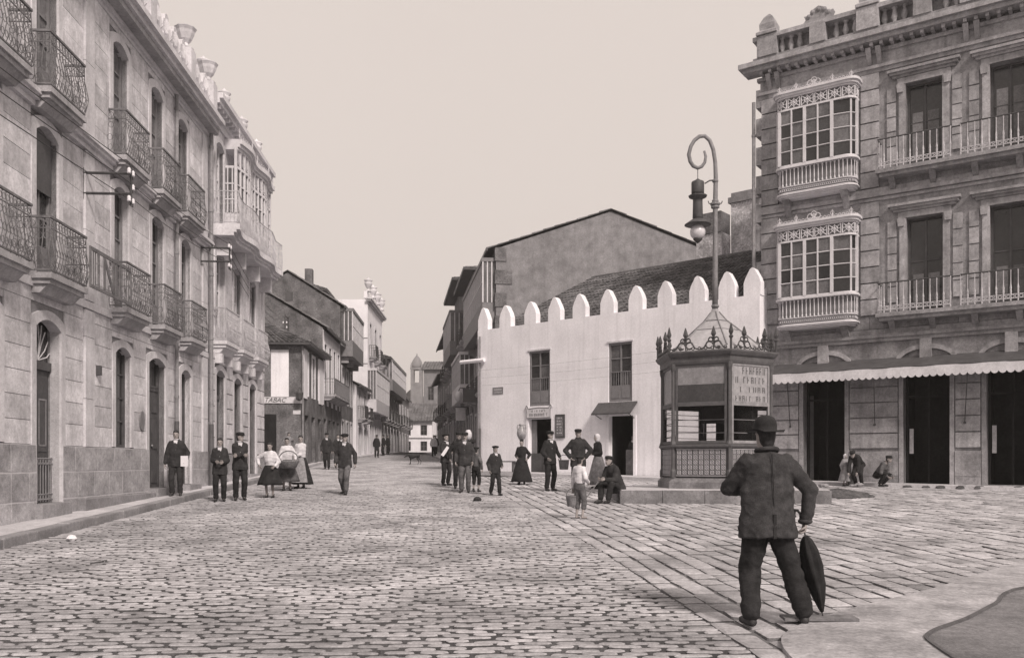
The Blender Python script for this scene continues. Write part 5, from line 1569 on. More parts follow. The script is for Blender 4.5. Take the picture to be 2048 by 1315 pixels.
# house with chimneys between the white house and the corner house
bk = thing("back_house", "patchy old house with thick chimneys behind the white house roof", "house", (8.6, 38.6, 0), WROT)
MB().box(0, 4.0, 0, 5, .8, 10.6).build("wall", M_canvas, bk)
M_patch = mat("patchy_limewash", .55, var=.4, scale=2.5, fine=12, bump=.25, stain=.5)
MB().box(1.0, 3.6, .3, 2.2, 10.6, 12.9).build("chimney", M_patch, bk); MB().box(.9, 3.7, .2, 2.3, 12.9, 13.15).box(1.0, 3.6, .3, 2.2, 13.15, 13.35).build("chimney_cap", M_greywall, bk)
MB().box(-.2, 1.0, -.6, .25, 10.0, 11.5).build("chimney", M_patch, bk); MB().box(-.25, .98, -.65, .25, 11.5, 12.4).build("chimney_pot", M_darkwall, bk)
roof_plane(bk, (-1.5, -.5, 9.6), (-.05, -.5, 9.9), (-.05, 3, 11.2), (-1.5, 3, 10.9), .26, .5)

# ------------------------------------------------------------------ wires
def wire(label, a, b, sag=.25, r=.006):
    a, b = Vector(a), Vector(b); n = 14
    pts = [a.lerp(b, k / n) - Vector((0, 0, sag * 4 * (k / n) * (1 - k / n))) for k in range(n + 1)]
    o = MB().tube(pts, r, 4).build("wire", M_iron)
    return tagged(o, label, "wire", "overhead wires")
b1 = (wall_l(17.6) + .95, 17.6); b2 = (wall_l(25.45) + .85, 25.45); b3 = (-11.2, 44.9)
for k in range(3):
    nm = ("lowest", "middle", "topmost")[k]
    wire(f"{nm} overhead wire running from the near bracket out past the viewer", (b1[0] - .1 + .1 * k, b1[1], 6.95 + .28 * k), (-7.55 + .1 * k, -1.5, 6.9 + .28 * k), .12, .010)
    wire(f"{nm} wire slung between the two brackets of the left-hand houses", (b1[0], b1[1], 6.95 + .28 * k), (b2[0], b2[1], 7.40 + .28 * k), .12, .009)
    wire(f"{nm} wire from the gallery house bracket to the tobacco house", (b2[0], b2[1], 7.40 + .28 * k), (b3[0] - .9, b3[1], 8.6 + .3 * k), .3, .010)
bracket("iron wire bracket with white insulators on the dark gable past the gallery house", (-13.0, 50.9, 9.5), .8, (-.3, .5), 0, 0)
for k in range(3):
    ws = Vector((-1.5, 38.3, 0)); dd = Vector((1.2, -1, 0)).normalized(); nn = Vector((-.64, -.77, 0)) * .08
    a = ws + dd * .3 + nn; b = ws + dd * 9.4 + nn
    z = 5.62 - k * .33
    wire(("upper", "middle", "lower")[k] + " thin cable stretched along the white wall", (a.x, a.y, z), (b.x, b.y, z + .12 - .05 * k), .05, .003)
# ------------------------------------------------------------------ people
M_skin = mat("skin", .30, rough=.6, var=.08, scale=8, bump=.05, tint=(1.05, .95, .92))
M_hair = mat("dark_hair", .03, rough=.7, var=.3, scale=30, bump=.3)
M_eye = mat("eye_dark", .02, rough=.3, bump=0)
M_black = mat("black_cloth", .022, rough=.9, var=.3, scale=9, fine=90, bump=.2)
M_coat = mat("worn_coat_cloth", .044, rough=.95, var=.35, scale=7, fine=110, bump=.3)
M_dcloth = mat("dark_cloth", .032, rough=.9, var=.3, scale=9, fine=90, bump=.2)
M_gcloth = mat("grey_cloth", .11, rough=.9, var=.3, scale=9, fine=80, bump=.2)
M_lcloth = mat("pale_grey_cloth", .26, rough=.9, var=.25, scale=9, fine=70, bump=.2)
M_wcloth = mat("white_linen", .62, rough=.9, var=.14, scale=9, fine=70, bump=.2)
M_shoe = mat("leather", .035, rough=.55, var=.3, bump=.1)
M_wick = mat("wicker", .20, rough=.8, var=.35, scale=25, fine=90, bump=.5)
JOBS = []
def soft(name, m, parent, mb, vox, it=3, extra=None, em=None):
    """joined lofts that are fused into one continuous skin at the end"""
    o = mb.build(name, m, parent, smooth=True)
    JOBS.append((o, vox, it, extra))
    return o
def caps(mb, p, q, r0, r1, n=10):
    p, q = Vector(p), Vector(q); d = (q - p); L = d.length
    if L < 1e-5: return
    d = d / L
    mb.tube([p - d * r0 * .85, p - d * r0 * .5, p, p + d * L * .5, q, q + d * r1 * .5, q + d * r1 * .85], [r0 * .35, r0 * .85, r0, (r0 + r1) / 2, r1, r1 * .85, r1 * .35], n)
def ik(s, t, l1, l2, pole):
    s, t, pole = Vector(s), Vector(t), Vector(pole)
    d = t - s; D = d.length
    mx = (l1 + l2) * .998
    if D > mx: t = s + d * (mx / D); d = t - s; D = mx
    d = d / D
    a = (l1 * l1 - l2 * l2 + D * D) / (2 * D); h = math.sqrt(max(0, l1 * l1 - a * a))
    pr = pole - d * pole.dot(d)
    pr = pr.normalized() if pr.length > 1e-4 else d.orthogonal().normalized()
    return s + d * a + pr * h, t
def person(label, x, y, H=1.70, face=0, lean=0, hipz=.895, shift=(0, 0), arms=None, legs=None, poles=None, kpole=None, top='jacket', tm=None, bottom='trousers', bm=None,
           hat=None, hm=None, yaw=0, nod=0, shirt=False, hem=.76, z=None, vox=.016, curl=.5, hair=True, cuff=True, skirt=(.46, .14), wide=1.0, group=None, moustache=False, barefoot=False, belly=0.0, apron=None, girth=1.0):
    k = H / 1.725
    tm = tm or M_dcloth; bm = bm or M_black; hm = hm or M_black
    hands = {-1: (-.25, -.03, .86), 1: (.25, -.03, .86)}; hands.update(arms or {})
    feet = {-1: (-.10, 0, .08), 1: (.10, 0, .08)}; feet.update(legs or {})
    ep = {-1: (-.35, .9, -.1), 1: (.35, .9, -.1)}; ep.update(poles or {})
    kp = {-1: (-.15, -1, 0), 1: (.15, -1, 0)}; kp.update(kpole or {})
    hip = Vector((shift[0], shift[1], hipz))
    R = Matrix.Rotation(math.radians(lean), 3, 'X')          # leans towards -y
    def T(px, py, pz): return hip + R @ Vector((px * wide, py, pz - .895))
    body = MB()
    # trunk
    def ring(mb, rows, n=16):
        rs = []
        for (pz, rx, ry, oy) in rows:
            rs.append([T(rx / wide * math.cos(2 * math.pi * j / n), oy + ry * math.sin(2 * math.pi * j / n), pz) for j in range(n)])
        mb.loft(rs)
    ring(body, [(.80, .12, .09, 0), (.90, .15, .10, 0), (1.05, .135, .09, 0), (1.2, .15, .10, 0), (1.33, .165, .10, 0), (1.42, .13, .08, .0), (1.47, .06, .055, .0)])
    caps(body, T(0, .01, 1.42), T(0, -.005, 1.55), .055, .052)
    el, wr, kn, an = {}, {}, {}, {}
    sh = {s: T(s * .168, .0, 1.395) for s in (-1, 1)}
    for s in (-1, 1):
        el[s], wr[s] = ik(sh[s], hands[s], .30, .265, ep[s])
        hp = hip + Vector((s * .085, 0, -.01))
        kn[s], an[s] = ik(hp, feet[s], .415, .405, kp[s])
        caps(body, sh[s] + Vector((-s * .05, 0, -.02)), el[s], .040, .036); caps(body, el[s], wr[s], .036, .024)
        caps(body, hp, kn[s], .085, .055); caps(body, kn[s], an[s], .052, .034)
        caps(body, an[s] + Vector((0, .02, -.03)), an[s] + Vector((s * .02, -.15, -.045)), .034, .028)
    # head
    hc = T(0, -.016, 1.600)
    HR = Matrix.Rotation(math.radians(yaw), 3, 'Z') @ Matrix.Rotation(math.radians(nod), 3, 'X')
    def Hd(px, py, pz): return hc + HR @ Vector((px, py, pz))
    def hring(mb, rows, g=0.0, n=14):
        mb.loft([[Hd((rx + g) * math.cos(2 * math.pi * j / n), oy + (ry + g) * math.sin(2 * math.pi * j / n), pz) for j in range(n)] for pz, rx, ry, oy in rows])
    HROWS = [(-.118, .026, .030, -.042), (-.100, .045, .050, -.035), (-.065, .060, .074, -.016), (-.02, .068, .088, -.004), (.02, .073, .094, .0), (.06, .071, .092, .003), (.09, .056, .074, .006), (.113, .026, .036, .006)]
    hring(body, HROWS)
    c = Hd(0, -.094, -.018); caps(body, Hd(0, -.088, .012), Hd(0, -.104, -.028), .010, .015, 6)
    for s in (-1, 1): caps(body, Hd(s * .074, .008, .012), Hd(s * .072, .004, -.028), .013, .010, 6)
    caps(body, Hd(-.04, -.082, .020), Hd(.04, -.082, .020), .012, .012, 6)
    # hands: palm, four fingers of unequal length and a thumb each
    ex = MB()
    for s in (-1, 1):
        f = (wr[s] - el[s]).normalized()
        lat = f.cross(Vector((s, 0, 0)));
        lat = lat.normalized() if lat.length > .3 else Vector((0, -1, 0))
        nrm = f.cross(lat).normalized()
        if nrm.x * s > 0: nrm = -nrm
        w = wr[s]
        for i in range(-1, 2): caps(body, w - f * .01, w + f * .075 + lat * .02 * i, .020, .017, 6)
        for i, ln in enumerate((.072, .082, .078, .060)):
            b = w + f * .08 + lat * (.030 - .020 * i)
            c1 = f * math.cos(curl) + nrm * math.sin(curl); c2 = f * math.cos(curl * 2.1) + nrm * math.sin(curl * 2.1)
            ex.tube([b - f * .02, b, b + c1 * ln * .5, b + c1 * ln * .5 + c2 * ln * .5], [.010, .0095, .009, .007], 6)
        b = w + f * .025 + lat * .030
        ex.tube([b - lat * .012, b + (lat * .7 + f * .6 + nrm * .3) * .03, b + (lat * .45 + f * .9 + nrm * .5 * (1 + curl)) * .06], [.012, .011, .008], 6)
    o = soft("person", M_skin, None, body, vox * .85, 2, ex)
    o.location = (x, y, gz(y) if z is None else z); o.rotation_euler = (0, 0, math.radians(face)); o.scale = (k, k, k)
    tagged(o, label, "person", group)
    # eyes, mouth
    for s in (-1, 1): MB().ell(Hd(s * .029, -.086, .004), (.012, .007, .008), 8, 5).build("eye", M_eye, o, True)
    MB().ell(Hd(0, -.087, -.064), (.021, .006, .005), 8, 4).build("mouth", M_eye, o, True)
    if moustache: MB().ell(Hd(0, -.095, -.050), (.034, .010, .010), 8, 5).build("moustache", M_hair, o, True)
    if hair:
        hb = MB(); hring(hb, [(-.095, .048, .040, .040), (-.05, .064, .058, .032), (.0, .076, .080, .022), (.035, .079, .088, .014), (.058, .079, .099, .004), (.085, .070, .093, .004), (.108, .050, .068, .006), (.126, .022, .03, .006)])
        soft("hair", M_hair, o, hb, .012, 2)
    # clothes
    if bottom == 'trousers' or bottom == 'short':
        tr = MB()
        ring(tr, [(.80, .14, .105, 0), (.90, .168, .118, 0), (1.0, .158, .112, 0), (1.08, .148, .105, 0)])
        for s in (-1, 1):
            hp = hip + Vector((s * .082, 0, -.02))
            e = an[s] + Vector((0, .005, .035))
            if bottom == 'short': e = kn[s].lerp(an[s], .45)
            caps(tr, hp, kn[s], .100 * girth, .080 * girth, 12); caps(tr, kn[s], kn[s].lerp(e, .55), .080 * girth, .076 * girth, 12); caps(tr, kn[s].lerp(e, .5), e, .076 * girth, .070 * girth, 12)
        soft("trousers", bm, o, tr, vox, 3)
    elif bottom == 'skirt':
        hz_, hr = skirt[0] * 0 + skirt[0], skirt[1]
        n = 30; rows = []
        for q in range(9):
            t = q / 8; zz = hip.z + .12 - (hip.z + .12 - hz_) * t
            rr = .145 + (hr + .10) * t ** .8
            rows.append([(hip.x + rr * (1 + .06 * t * math.cos(8 * a + .7 * math.sin(3 * a))) * math.cos(a) * 1.05, hip.y + rr * .85 * (1 + .06 * t * math.cos(8 * a + .7 * math.sin(3 * a))) * math.sin(a), zz + .012 * t * math.sin(5 * a)) for a in [2 * math.pi * j / n for j in range(n)]])
        MB().loft(rows[::-1]).build("skirt", bm, o, True)
        if apron:
            rows = []
            for q in range(8):
                t = q / 7; zz = hip.z + .10 - (hip.z + .10 - hz_ - .06) * t
                rr = .158 + (hr + .10) * t ** .8
                rows.append([(hip.x + rr * 1.07 * math.cos(a), hip.y + rr * .90 * math.sin(a), zz) for a in [-math.pi / 2 + math.radians(v) for v in (-58, -40, -20, 0, 20, 40, 58)]])
            ap = MB(); ids = [ap.vs(r) for r in rows]
            for a, b in zip(ids, ids[1:]):
                for j in range(6): ap.face(a + j, b + j, b + j + 1, a + j + 1)
            ap.build("apron", apron, o, True)
    jk = MB()
    if top in ('jacket', 'coat'):
        hz_ = hem
        ring(jk, [(hz_, .205 * max(1, wide), .145 + belly, .0), (.86, .200 * max(1, wide), .142 + belly, 0), (1.0, .182 * max(1, wide), .128 + belly, -.0), (1.15, .185 * max(1, wide), .128 + belly * .6, 0), (1.26, .200, .134, .0), (1.34, .202, .128, .004), (1.395, .185, .112, .008), (1.44, .125, .092, .010), (1.475, .080, .078, .010), (1.505, .072, .070, .012)])
        sr = (.080, .070, .068, .056)
    else:
        ring(jk, [(.97, .160, .115, 0), (1.05, .158, .115, 0), (1.16, .175, .128, -.01), (1.28, .19, .132, -.01), (1.37, .19, .112, .0), (1.43, .13, .085, .003), (1.47, .066, .064, .003)])
        sr = (.078, .070, .066, .046)
    for s in (-1, 1):
        caps(jk, sh[s] + Vector((-s * .045, 0, -.012)), el[s], sr[0], sr[1], 12); caps(jk, el[s], el[s].lerp(wr[s], .93), sr[2], sr[3], 12)
    soft(top if top != 'shirtsleeves' else "shirt", tm, o, jk, vox, 3)
    if shirt:
        v = MB(); f = []
        for px, pz in ((-.055, 1.455), (.055, 1.455), (.0, 1.20)): f.append(T(px, -.118 if pz < 1.4 else -.082, pz) + R @ Vector((0, -.014, 0)))
        for px, pz in ((-.055, 1.455), (.055, 1.455), (.0, 1.20)): f.append(T(px, -.05, pz))
        b = v.vs(f); v.face(b, b + 2, b + 1); v.face(b + 3, b + 4, b + 5); v.face(b, b + 1, b + 4, b + 3); v.face(b + 1, b + 2, b + 5, b + 4); v.face(b + 2, b, b + 3, b + 5)
        v.build("shirt_front", M_wcloth, o)
        MB().tube([T(.064 * math.cos(t), .0 + .064 * math.sin(t), 1.478) for t in [2 * math.pi * q / 12 for q in range(13)]], .016, 5, cap=False).build("collar", M_wcloth, o, True)
    for s in (-1, 1):
        if barefoot: continue
        st = MB(); a = an[s]
        caps(st, a + Vector((0, .035, -.042)), a + Vector((s * .015, -.06, -.045)), .040, .042, 10); caps(st, a + Vector((s * .01, -.06, -.048)), a + Vector((s * .025, -.165, -.052)), .042, .034, 10)
        caps(st, a + Vector((0, .005, .03)), a + Vector((0, .01, -.03)), .044, .042, 10)
        for i, p in enumerate(st.v):
            st.v[i] = (p[0], p[1], max(p[2], a.z - .082))
        soft("shoe", M_shoe, o, st, .012, 2)
    # headgear
    if hat == 'cap':
        h = MB(); hring(h, [(.035, .080, .098, .0), (.065, .098, .112, -.004), (.095, .100, .112, -.004), (.118, .080, .090, .0), (.128, .03, .04, .0)])
        vz = [(Hd(.072 * math.cos(t) * 1.0, -.085 - .055 * max(0, -math.sin(t)), .045 - .012 * max(0, -math.sin(t)))) for t in [math.pi + math.pi * q / 10 for q in range(11)]]
        b0 = h.vs(vz); b1 = h.vs([p + Vector((0, 0, .008)) for p in vz]); h.face(*[b0 + q for q in range(11)][::-1]); h.face(*[b1 + q for q in range(11)])
        for q in range(10): h.face(b0 + q, b0 + q + 1, b1 + q + 1, b1 + q)
        h.build("cap", hm, o, True)
    elif hat == 'beret':
        h = MB(); hring(h, [(.045, .078, .095, .0), (.065, .112, .125, .0), (.092, .125, .135, .0), (.118, .10, .11, .0), (.132, .02, .02, .0)]); h.build("beret", hm, o, True)
    elif hat == 'hat':
        h = MB(); hring(h, [(.030, .152, .175, .0), (.036, .158, .182, .0), (.046, .105, .128, .0), (.050, .090, .110, .0), (.09, .092, .110, .0), (.13, .086, .102, .0), (.16, .066, .080, .0), (.176, .036, .046, .0), (.18, .01, .012, 0)], 0, 20)
        for i, p in enumerate(h.v):       # turned-up brim
            d = HR.transposed() @ (Vector(p) - hc)
            if abs(d.x) > .105 and d.z < .048: h.v[i] = tuple(Vector(p) + HR @ Vector((0, 0, .022)))
        h.build("hat", hm, o, True)
    elif hat == 'scarf':
        h = MB(); hring(h, [(-.13, .075, .075, .02), (-.08, .080, .085, .022), (-.02, .084, .092, .020), (.04, .088, .100, .008), (.085, .078, .092, .006), (.12, .045, .055, .006), (.132, .01, .01, .006)]); h.build("headscarf", hm, o, True)
        MB().prism([(0, 0), (0, 0), (0, 0)], 0, 0) if False else None
    elif hat == 'pad':
        h = MB(); hring(h, [(.085, .06, .07, .0), (.10, .085, .09, .0), (.125, .085, .09, .0), (.14, .05, .05, .0)]); h.build("head_pad", hm, o, True)
    o["_k"] = k
    return o, dict(wr=wr, an=an, k=k, T=T, hc=hc, face=face)
def world_of(o, p):
    """a point of a person's own frame in world coordinates"""
    a = o.rotation_euler.z; k = o.scale[0]
    return Vector((o.location.x + k * (p[0] * math.cos(a) - p[1] * math.sin(a)), o.location.y + k * (p[0] * math.sin(a) + p[1] * math.cos(a)), o.location.z + k * p[2]))

# the man in the foreground, walking away with an umbrella
man, J = person("man in a dark bowler hat and grey-black coat seen from behind, in the foreground", 2.16, 7.40, 1.73, face=183, lean=3, hipz=.885, z=gz(7.4) + .004,
    arms={-1: (-.325, .00, .87), 1: (.06, -.33, 1.14)}, poles={-1: (-1, .35, -.1), 1: (1, .15, -.6)}, legs={1: (.155, .05, .08), -1: (-.30, .02, .085)}, kpole={-1: (-.5, -1, 0), 1: (.1, -1, 0)},
    top='coat', tm=M_coat, bm=M_black, hat='hat', hm=M_black, yaw=10, hem=.74, vox=.012, wide=1.22, belly=.035, curl=.9, girth=1.18)
def fit(px, py, pz): return J['T'](px / 1.22, py, pz)
MB().tube([fit(.088 * math.cos(t), .014 + .088 * math.sin(t), 1.478 + .012 * math.sin(t)) for t in [2 * math.pi * q / 16 for q in range(17)]], .020, 6, cap=False).build("collar", M_coat, man, True)
MB().tube([fit(0, .138 + .03 * math.sin((1.44 - zz) * 3.2), zz) for zz in [1.44 - .055 * q for q in range(10)]], .004, 4).build("back_seam", M_black, man)
MB().box(-.012, .012, -.01, .01, -.10, .10).build("coat_vent", M_black, man).location = fit(0, .176, .84)
for s in (-1, 1):
    e = J['wr'][s]; 
    MB().ell(tuple(e), (.062, .062, .03), 12, 6).build("cuff", M_coat, man, True)
w = world_of(man, J['wr'][-1] + Vector((0, -.03, -.07)))
um = thing("umbrella", "black furled umbrella held point down in the walking man's right hand", "umbrella", w, 0)
ax = Vector((.19, .06, -.78)).normalized()
q = ax.to_track_quat('Z', 'Y'); um.rotation_mode = 'QUATERNION'; um.rotation_quaternion = q
cl = MB(); n = 24; rows = []
for zc, r in ((.06, .020), (.10, .050), (.20, .085), (.34, .098), (.48, .085), (.60, .055), (.70, .026), (.735, .014)):
    rows.append([(r * (1 + .22 * math.cos(6 * a + zc * 5)) * math.cos(a), r * .8 * (1 + .22 * math.cos(6 * a + zc * 5)) * math.sin(a), zc) for a in [2 * math.pi * j / n for j in range(n)]])
cl.loft(rows); cl.build("cloth", M_black, um, True)
MB().tube([(0, 0, -.12), (0, 0, .90)], [.008, .006], 6).build("shaft", M_iron, um)
MB().tube([(0, 0, -.10), (0, 0, -.13), (.03, 0, -.165), (.07, 0, -.165), (.09, 0, -.13), (.09, 0, -.10)], .012, 6).build("handle", M_wood, um, True)

# left group
person("man in a dark suit with open white collar standing on the left pavement", -8.25, 21.5, 1.62, face=12, shirt=True, arms={-1: (-.27, -.02, .84), 1: (.25, -.06, .93)}, bm=M_dcloth, z=gz(21.4) + .125)
tagged(MB().box(-.09, .09, -.012, .012, -.13, .13).build("newspaper", M_paper), "white folded newspaper held by the man on the left pavement", "newspaper").location = (-8.01, 21.40, gz(21.4) + .98)
person("bareheaded boy in a dark jacket with pale neckcloth beside the capped man", -7.12, 21.33, 1.55, face=15, shirt=True, arms={-1: (-.10, -.20, 1.08), 1: (.10, -.21, 1.06)}, hem=.72)
person("man in a flat cap with folded arms looking along the street, left group", -6.76, 21.75, 1.69, face=20, yaw=48, hat='cap', shirt=True, arms={-1: (.08, -.20, 1.14), 1: (-.08, -.20, 1.12)}, curl=.8)
person("girl in a white blouse and dark calf-length skirt near the left kerb", -6.25, 22.6, 1.43, face=-8, top='blouse', tm=M_wcloth, bottom='skirt', bm=M_black, skirt=(.40, .14), arms={-1: (-.30, -.12, 1.02), 1: (.22, -.16, .98)}, poles={-1: (-1, .2, -.3)})
wb, JB = person("woman in a white blouse with a large basket on her hip, behind the girl", -6.56, 25.5, 1.55, face=15, top='blouse', tm=M_wcloth, bottom='skirt', bm=M_gcloth, skirt=(.30, .13), arms={-1: (-.16, -.26, .98), 1: (.25, -.26, 1.0)})
bk_ = thing("basket", "round wicker basket on the hip of the woman behind the girl", "basket", (-6.40, 25.05, gz(25) + .66))
MB().lathe([(.16, 0), (.22, .03), (.30, .20), (.31, .24), (.28, .24), (.20, .05), (.05, .04)], (0, 0, 0), 18).build("bowl", M_wick, bk_, True)
MB().ring((0, 0, .22), .29, .018, 'y', 14, 5, 0, math.pi).build("handle", M_wick, bk_)
wm, JM = person("woman in a white blouse and long pale apron carrying a small child", -6.42, 26.6, 1.62, face=-18, yaw=25, top='blouse', tm=M_wcloth, bottom='skirt', bm=M_black, skirt=(.14, .15), apron=M_lcloth, arms={-1: (-.10, -.26, 1.12), 1: (-.02, -.27, 1.05)}, hat=None)
person("small child in a pale frock carried in the woman's arms", -6.72, 26.32, .82, face=60, z=gz(26.6) + .92, top='blouse', tm=M_lcloth, bottom='skirt', bm=M_lcloth, skirt=(.25, .10), hipz=.80, arms={1: (.2, -.22, 1.15)})
person("man in a dark suit and cap striding towards the viewer, left of the middle", -4.56, 23.9, 1.68, face=-6, hat='cap', shirt=True, legs={-1: (-.07, .12, .10), 1: (.07, -.16, .08)}, arms={-1: (-.25, -.08, .88), 1: (.26, .12, .86)}, tm=M_coat, bm=M_gcloth, hipz=.875)
person("man in a wide cap at the left kerb in front of the shops", -8.85, 41.8, 1.74, face=10, hat='cap', shirt=True, legs={-1: (-.07, .10, .10), 1: (.09, -.15, .08)}, vox=.022)
person("bareheaded pale-faced man behind the capped man at the left kerb", -8.6, 43.2, 1.68, face=30, shirt=True, vox=.022)
person("man half hidden behind the striding man in the cap", -7.95, 41.0, 1.66, face=-20, shirt=True, hat='beret', vox=.022)
# middle group
rd, JR = person("man in a dark suit and hat reading a folded paper in mid street", -2.14, 28.2, 1.66, face=40, nod=-10, hat='beret', shirt=True, arms={-1: (-.10, -.32, 1.10), 1: (.18, -.30, 1.18)})
tagged(MB().box(-.17, .17, -.008, .008, -.05, .05).build("newspaper", M_paper), "white rolled sheet held by the reading man in mid street", "newspaper")
bpy.data.objects["newspaper.001"].location = (-2.12, 27.75, gz(28) + 1.10); bpy.data.objects["newspaper.001"].rotation_euler = (0, math.radians(-55), .2)
person("tall man in a flat cap and dark grey suit beside the small boy, mid street", -1.33, 24.75, 1.70, face=-5, hat='cap', shirt=True, tm=M_coat, bm=M_gcloth, arms={-1: (-.26, -.05, .88), 1: (.24, -.08, .88)}, moustache=True)
person("man carrying a pale bundle on his shoulder behind the tall capped man", -1.62, 26.6, 1.72, face=15, hat='cap', arms={1: (.20, -.14, 1.42), -1: (-.28, -.05, .9)}, tm=M_black)
tagged(MB().ell((0, 0, 0), (.11, .14, .17), 10, 7).build("bundle", M_wcloth, None, True), "pale bundle on the shoulder of the man in mid street", "bundle").location = (-1.32, 26.45, gz(26.6) + 1.62)
person("small boy in a grey shirt and dark breeches seen from behind, mid street", -1.03, 25.0, 1.28, face=160, top='shirtsleeves', tm=M_gcloth, bottom='short', bm=M_black, hat='beret', arms={-1: (-.25, -.02, .86), 1: (.25, -.02, .86)})
person("boy in a beret and dark jacket walking across in front of the bench", -.45, 23.5, 1.33, face=25, hat='beret', shirt=True, legs={-1: (-.11, .12, .10), 1: (.10, -.14, .08)}, arms={-1: (-.24, -.05, .88), 1: (.18, -.18, 1.0)})
jw, JJ = person("woman in a long dark dress balancing a jug on her head", .32, 28.8, 1.47, face=-15, top='blouse', tm=M_black, bottom='skirt', bm=M_black, skirt=(.10, .15), hat='pad', hm=M_dcloth, arms={-1: (-.16, -.16, 1.05), 1: (.26, -.10, 1.0)})
jg = thing("water_jug", "round glazed water jug balanced on the woman's head", "jug", world_of(jw, JJ['hc'] + Vector((0, 0, .135))), .3)
M_jug = mat("glazed_clay", .30, rough=.35, var=.3, scale=7, bump=.05, spec=.5)
MB().lathe([(.08, 0), (.10, .02), (.15, .13), (.16, .22), (.13, .33), (.075, .41), (.07, .46), (.095, .50), (.08, .50)], (0, 0, 0), 16).build("vessel", M_jug, jg, True)
for s in (-1, 1): MB().tube([(s * .07, 0, .46), (s * .14, 0, .48), (s * .15, 0, .37), (s * .13, 0, .30)], .016, 6).build("handle", M_jug, jg, True)
mm, JX = person("man in a black suit with a pail on his arm near the left shop", 1.10, 25.4, 1.74, face=28, yaw=15, hat='cap', tm=M_black, arms={-1: (-.20, -.20, .95), 1: (.34, .02, .98)}, shirt=True)
pl_ = thing("pail", "grey pail hung on the arm of the man before the left shop door", "pail", (1.50, 25.30, gz(25.4) + .62), 0)
M_tin = mat("tinned_iron", .20, rough=.45, var=.3, scale=6, bump=.05, spec=.5)
MB().lathe([(.12, 0), (.125, .01), (.155, .26), (.162, .28), (.148, .28), (.12, .03), (.02, .025)], (0, 0, 0), 16).build("body", M_tin, pl_, True)
MB().ring((0, 0, .27), .155, .008, 'y', 12, 4, 0, math.pi).build("handle", M_iron, pl_)
person("tall broad man in a peaked cap, hands in pockets, before the white wall", 1.86, 24.6, 1.79, face=-8, hat='cap', tm=M_dcloth, arms={-1: (-.20, -.09, .95), 1: (.20, -.09, .95)}, poles={-1: (-1, .4, 0), 1: (1, .4, 0)}, hem=.70, wide=1.08)
person("woman in a white headscarf, shawl and long grey skirt in profile", 2.62, 26.6, 1.66, face=-70, hat='scarf', hm=M_wcloth, top='blouse', tm=M_black, bottom='skirt', bm=M_lcloth, skirt=(.12, .14), arms={-1: (-.06, -.24, 1.10), 1: (.06, -.24, 1.08)}, lean=2)
so, JS = person("old man in a cap and long dark coat seated on the platform edge", 2.40, 20.95, 1.66, face=-48, hat='cap', lean=24, hipz=.40, z=gz(20.9) + .0, shift=(0, .18), legs={-1: (-.10, -.32, .08), 1: (.10, -.26, .08)}, arms={-1: (-.12, -.34, .60), 1: (.10, -.36, .58)}, top='coat', hem=.78, nod=-8, shirt=False, belly=.05, wide=1.12)
tagged(MB().tube([(2.02, 20.5, gz(20.6) + .52), (1.62, 20.25, gz(20.3) + .02)], .013, 6).build("walking_stick", M_wood), "thin walking stick slanting from the seated old man's hand", "stick")
bo, JO = person("small boy in a pale shirt and cropped grey trousers carrying a tin bucket", 1.30, 16.85, 1.21, face=140, top='shirtsleeves', tm=M_wcloth, bottom='short', bm=M_gcloth, hat='beret', arms={1: (.27, -.06, .84), -1: (-.16, -.20, 1.0)}, barefoot=True, vox=.013)
w = world_of(bo, JO['wr'][1])
bu = thing("bucket", "tin bucket hanging from the small boy's hand", "bucket", (w.x, w.y, w.z - .36), .4)
MB().lathe([(.105, 0), (.11, .01), (.14, .20), (.147, .215), (.135, .215), (.105, .02), (.02, .015)], (0, 0, 0), 16).build("body", M_tin, bu, True)
MB().ring((0, 0, .21), .14, .007, 'y', 12, 4, 0, math.pi).build("handle", M_iron, bu)
dd = Vector((1.2, -1, 0)).normalized(); nn = Vector((.64, .77, 0)); p = Vector((-1.5, 38.3, 0)) + dd * 7.62 + nn * .55
person("man with a white shirt front inside the white house's right doorway", p.x, p.y, 1.66, face=-35, shirt=True, hat='cap', z=1.06, vox=.022)
# labourers at the foot of the corner house
person("child in a white headscarf standing by the digging at the corner house", 10.62, 27.9, 1.02, face=20, hat='scarf', hm=M_wcloth, top='blouse', tm=M_lcloth, bottom='skirt', bm=M_lcloth, skirt=(.25, .12), vox=.02)
person("labourer bent over in dark clothes among the diggers, middle one", 11.0, 27.75, 1.55, face=-40, lean=62, hipz=.80, top='jacket', tm=M_black, hat='cap', arms={-1: (-.15, -.62, .45), 1: (.15, -.62, .45)}, nod=20, vox=.022)
person("labourer crouching in a grey shirt and dark hat, right-hand one of the diggers", 11.55, 27.7, 1.60, face=35, lean=38, hipz=.38, top='shirtsleeves', tm=M_gcloth, hat='cap', legs={-1: (-.13, -.20, .08), 1: (.13, -.14, .08)}, arms={-1: (-.12, -.48, .34), 1: (.12, -.48, .34)}, vox=.022)
sv = thing("shovel", "shovel stuck upright behind the diggers", "shovel", (10.88, 28.1, gz(28.1)))
MB().tube([(0, 0, .1), (0, 0, 1.45)], .018, 6).build("shaft", M_wood, sv); MB().prism([(-.10, 0), (.10, 0), (.10, .22), (.03, .28), (-.03, .28), (-.10, .22)], -.006, .006).build("blade", M_iron, sv)
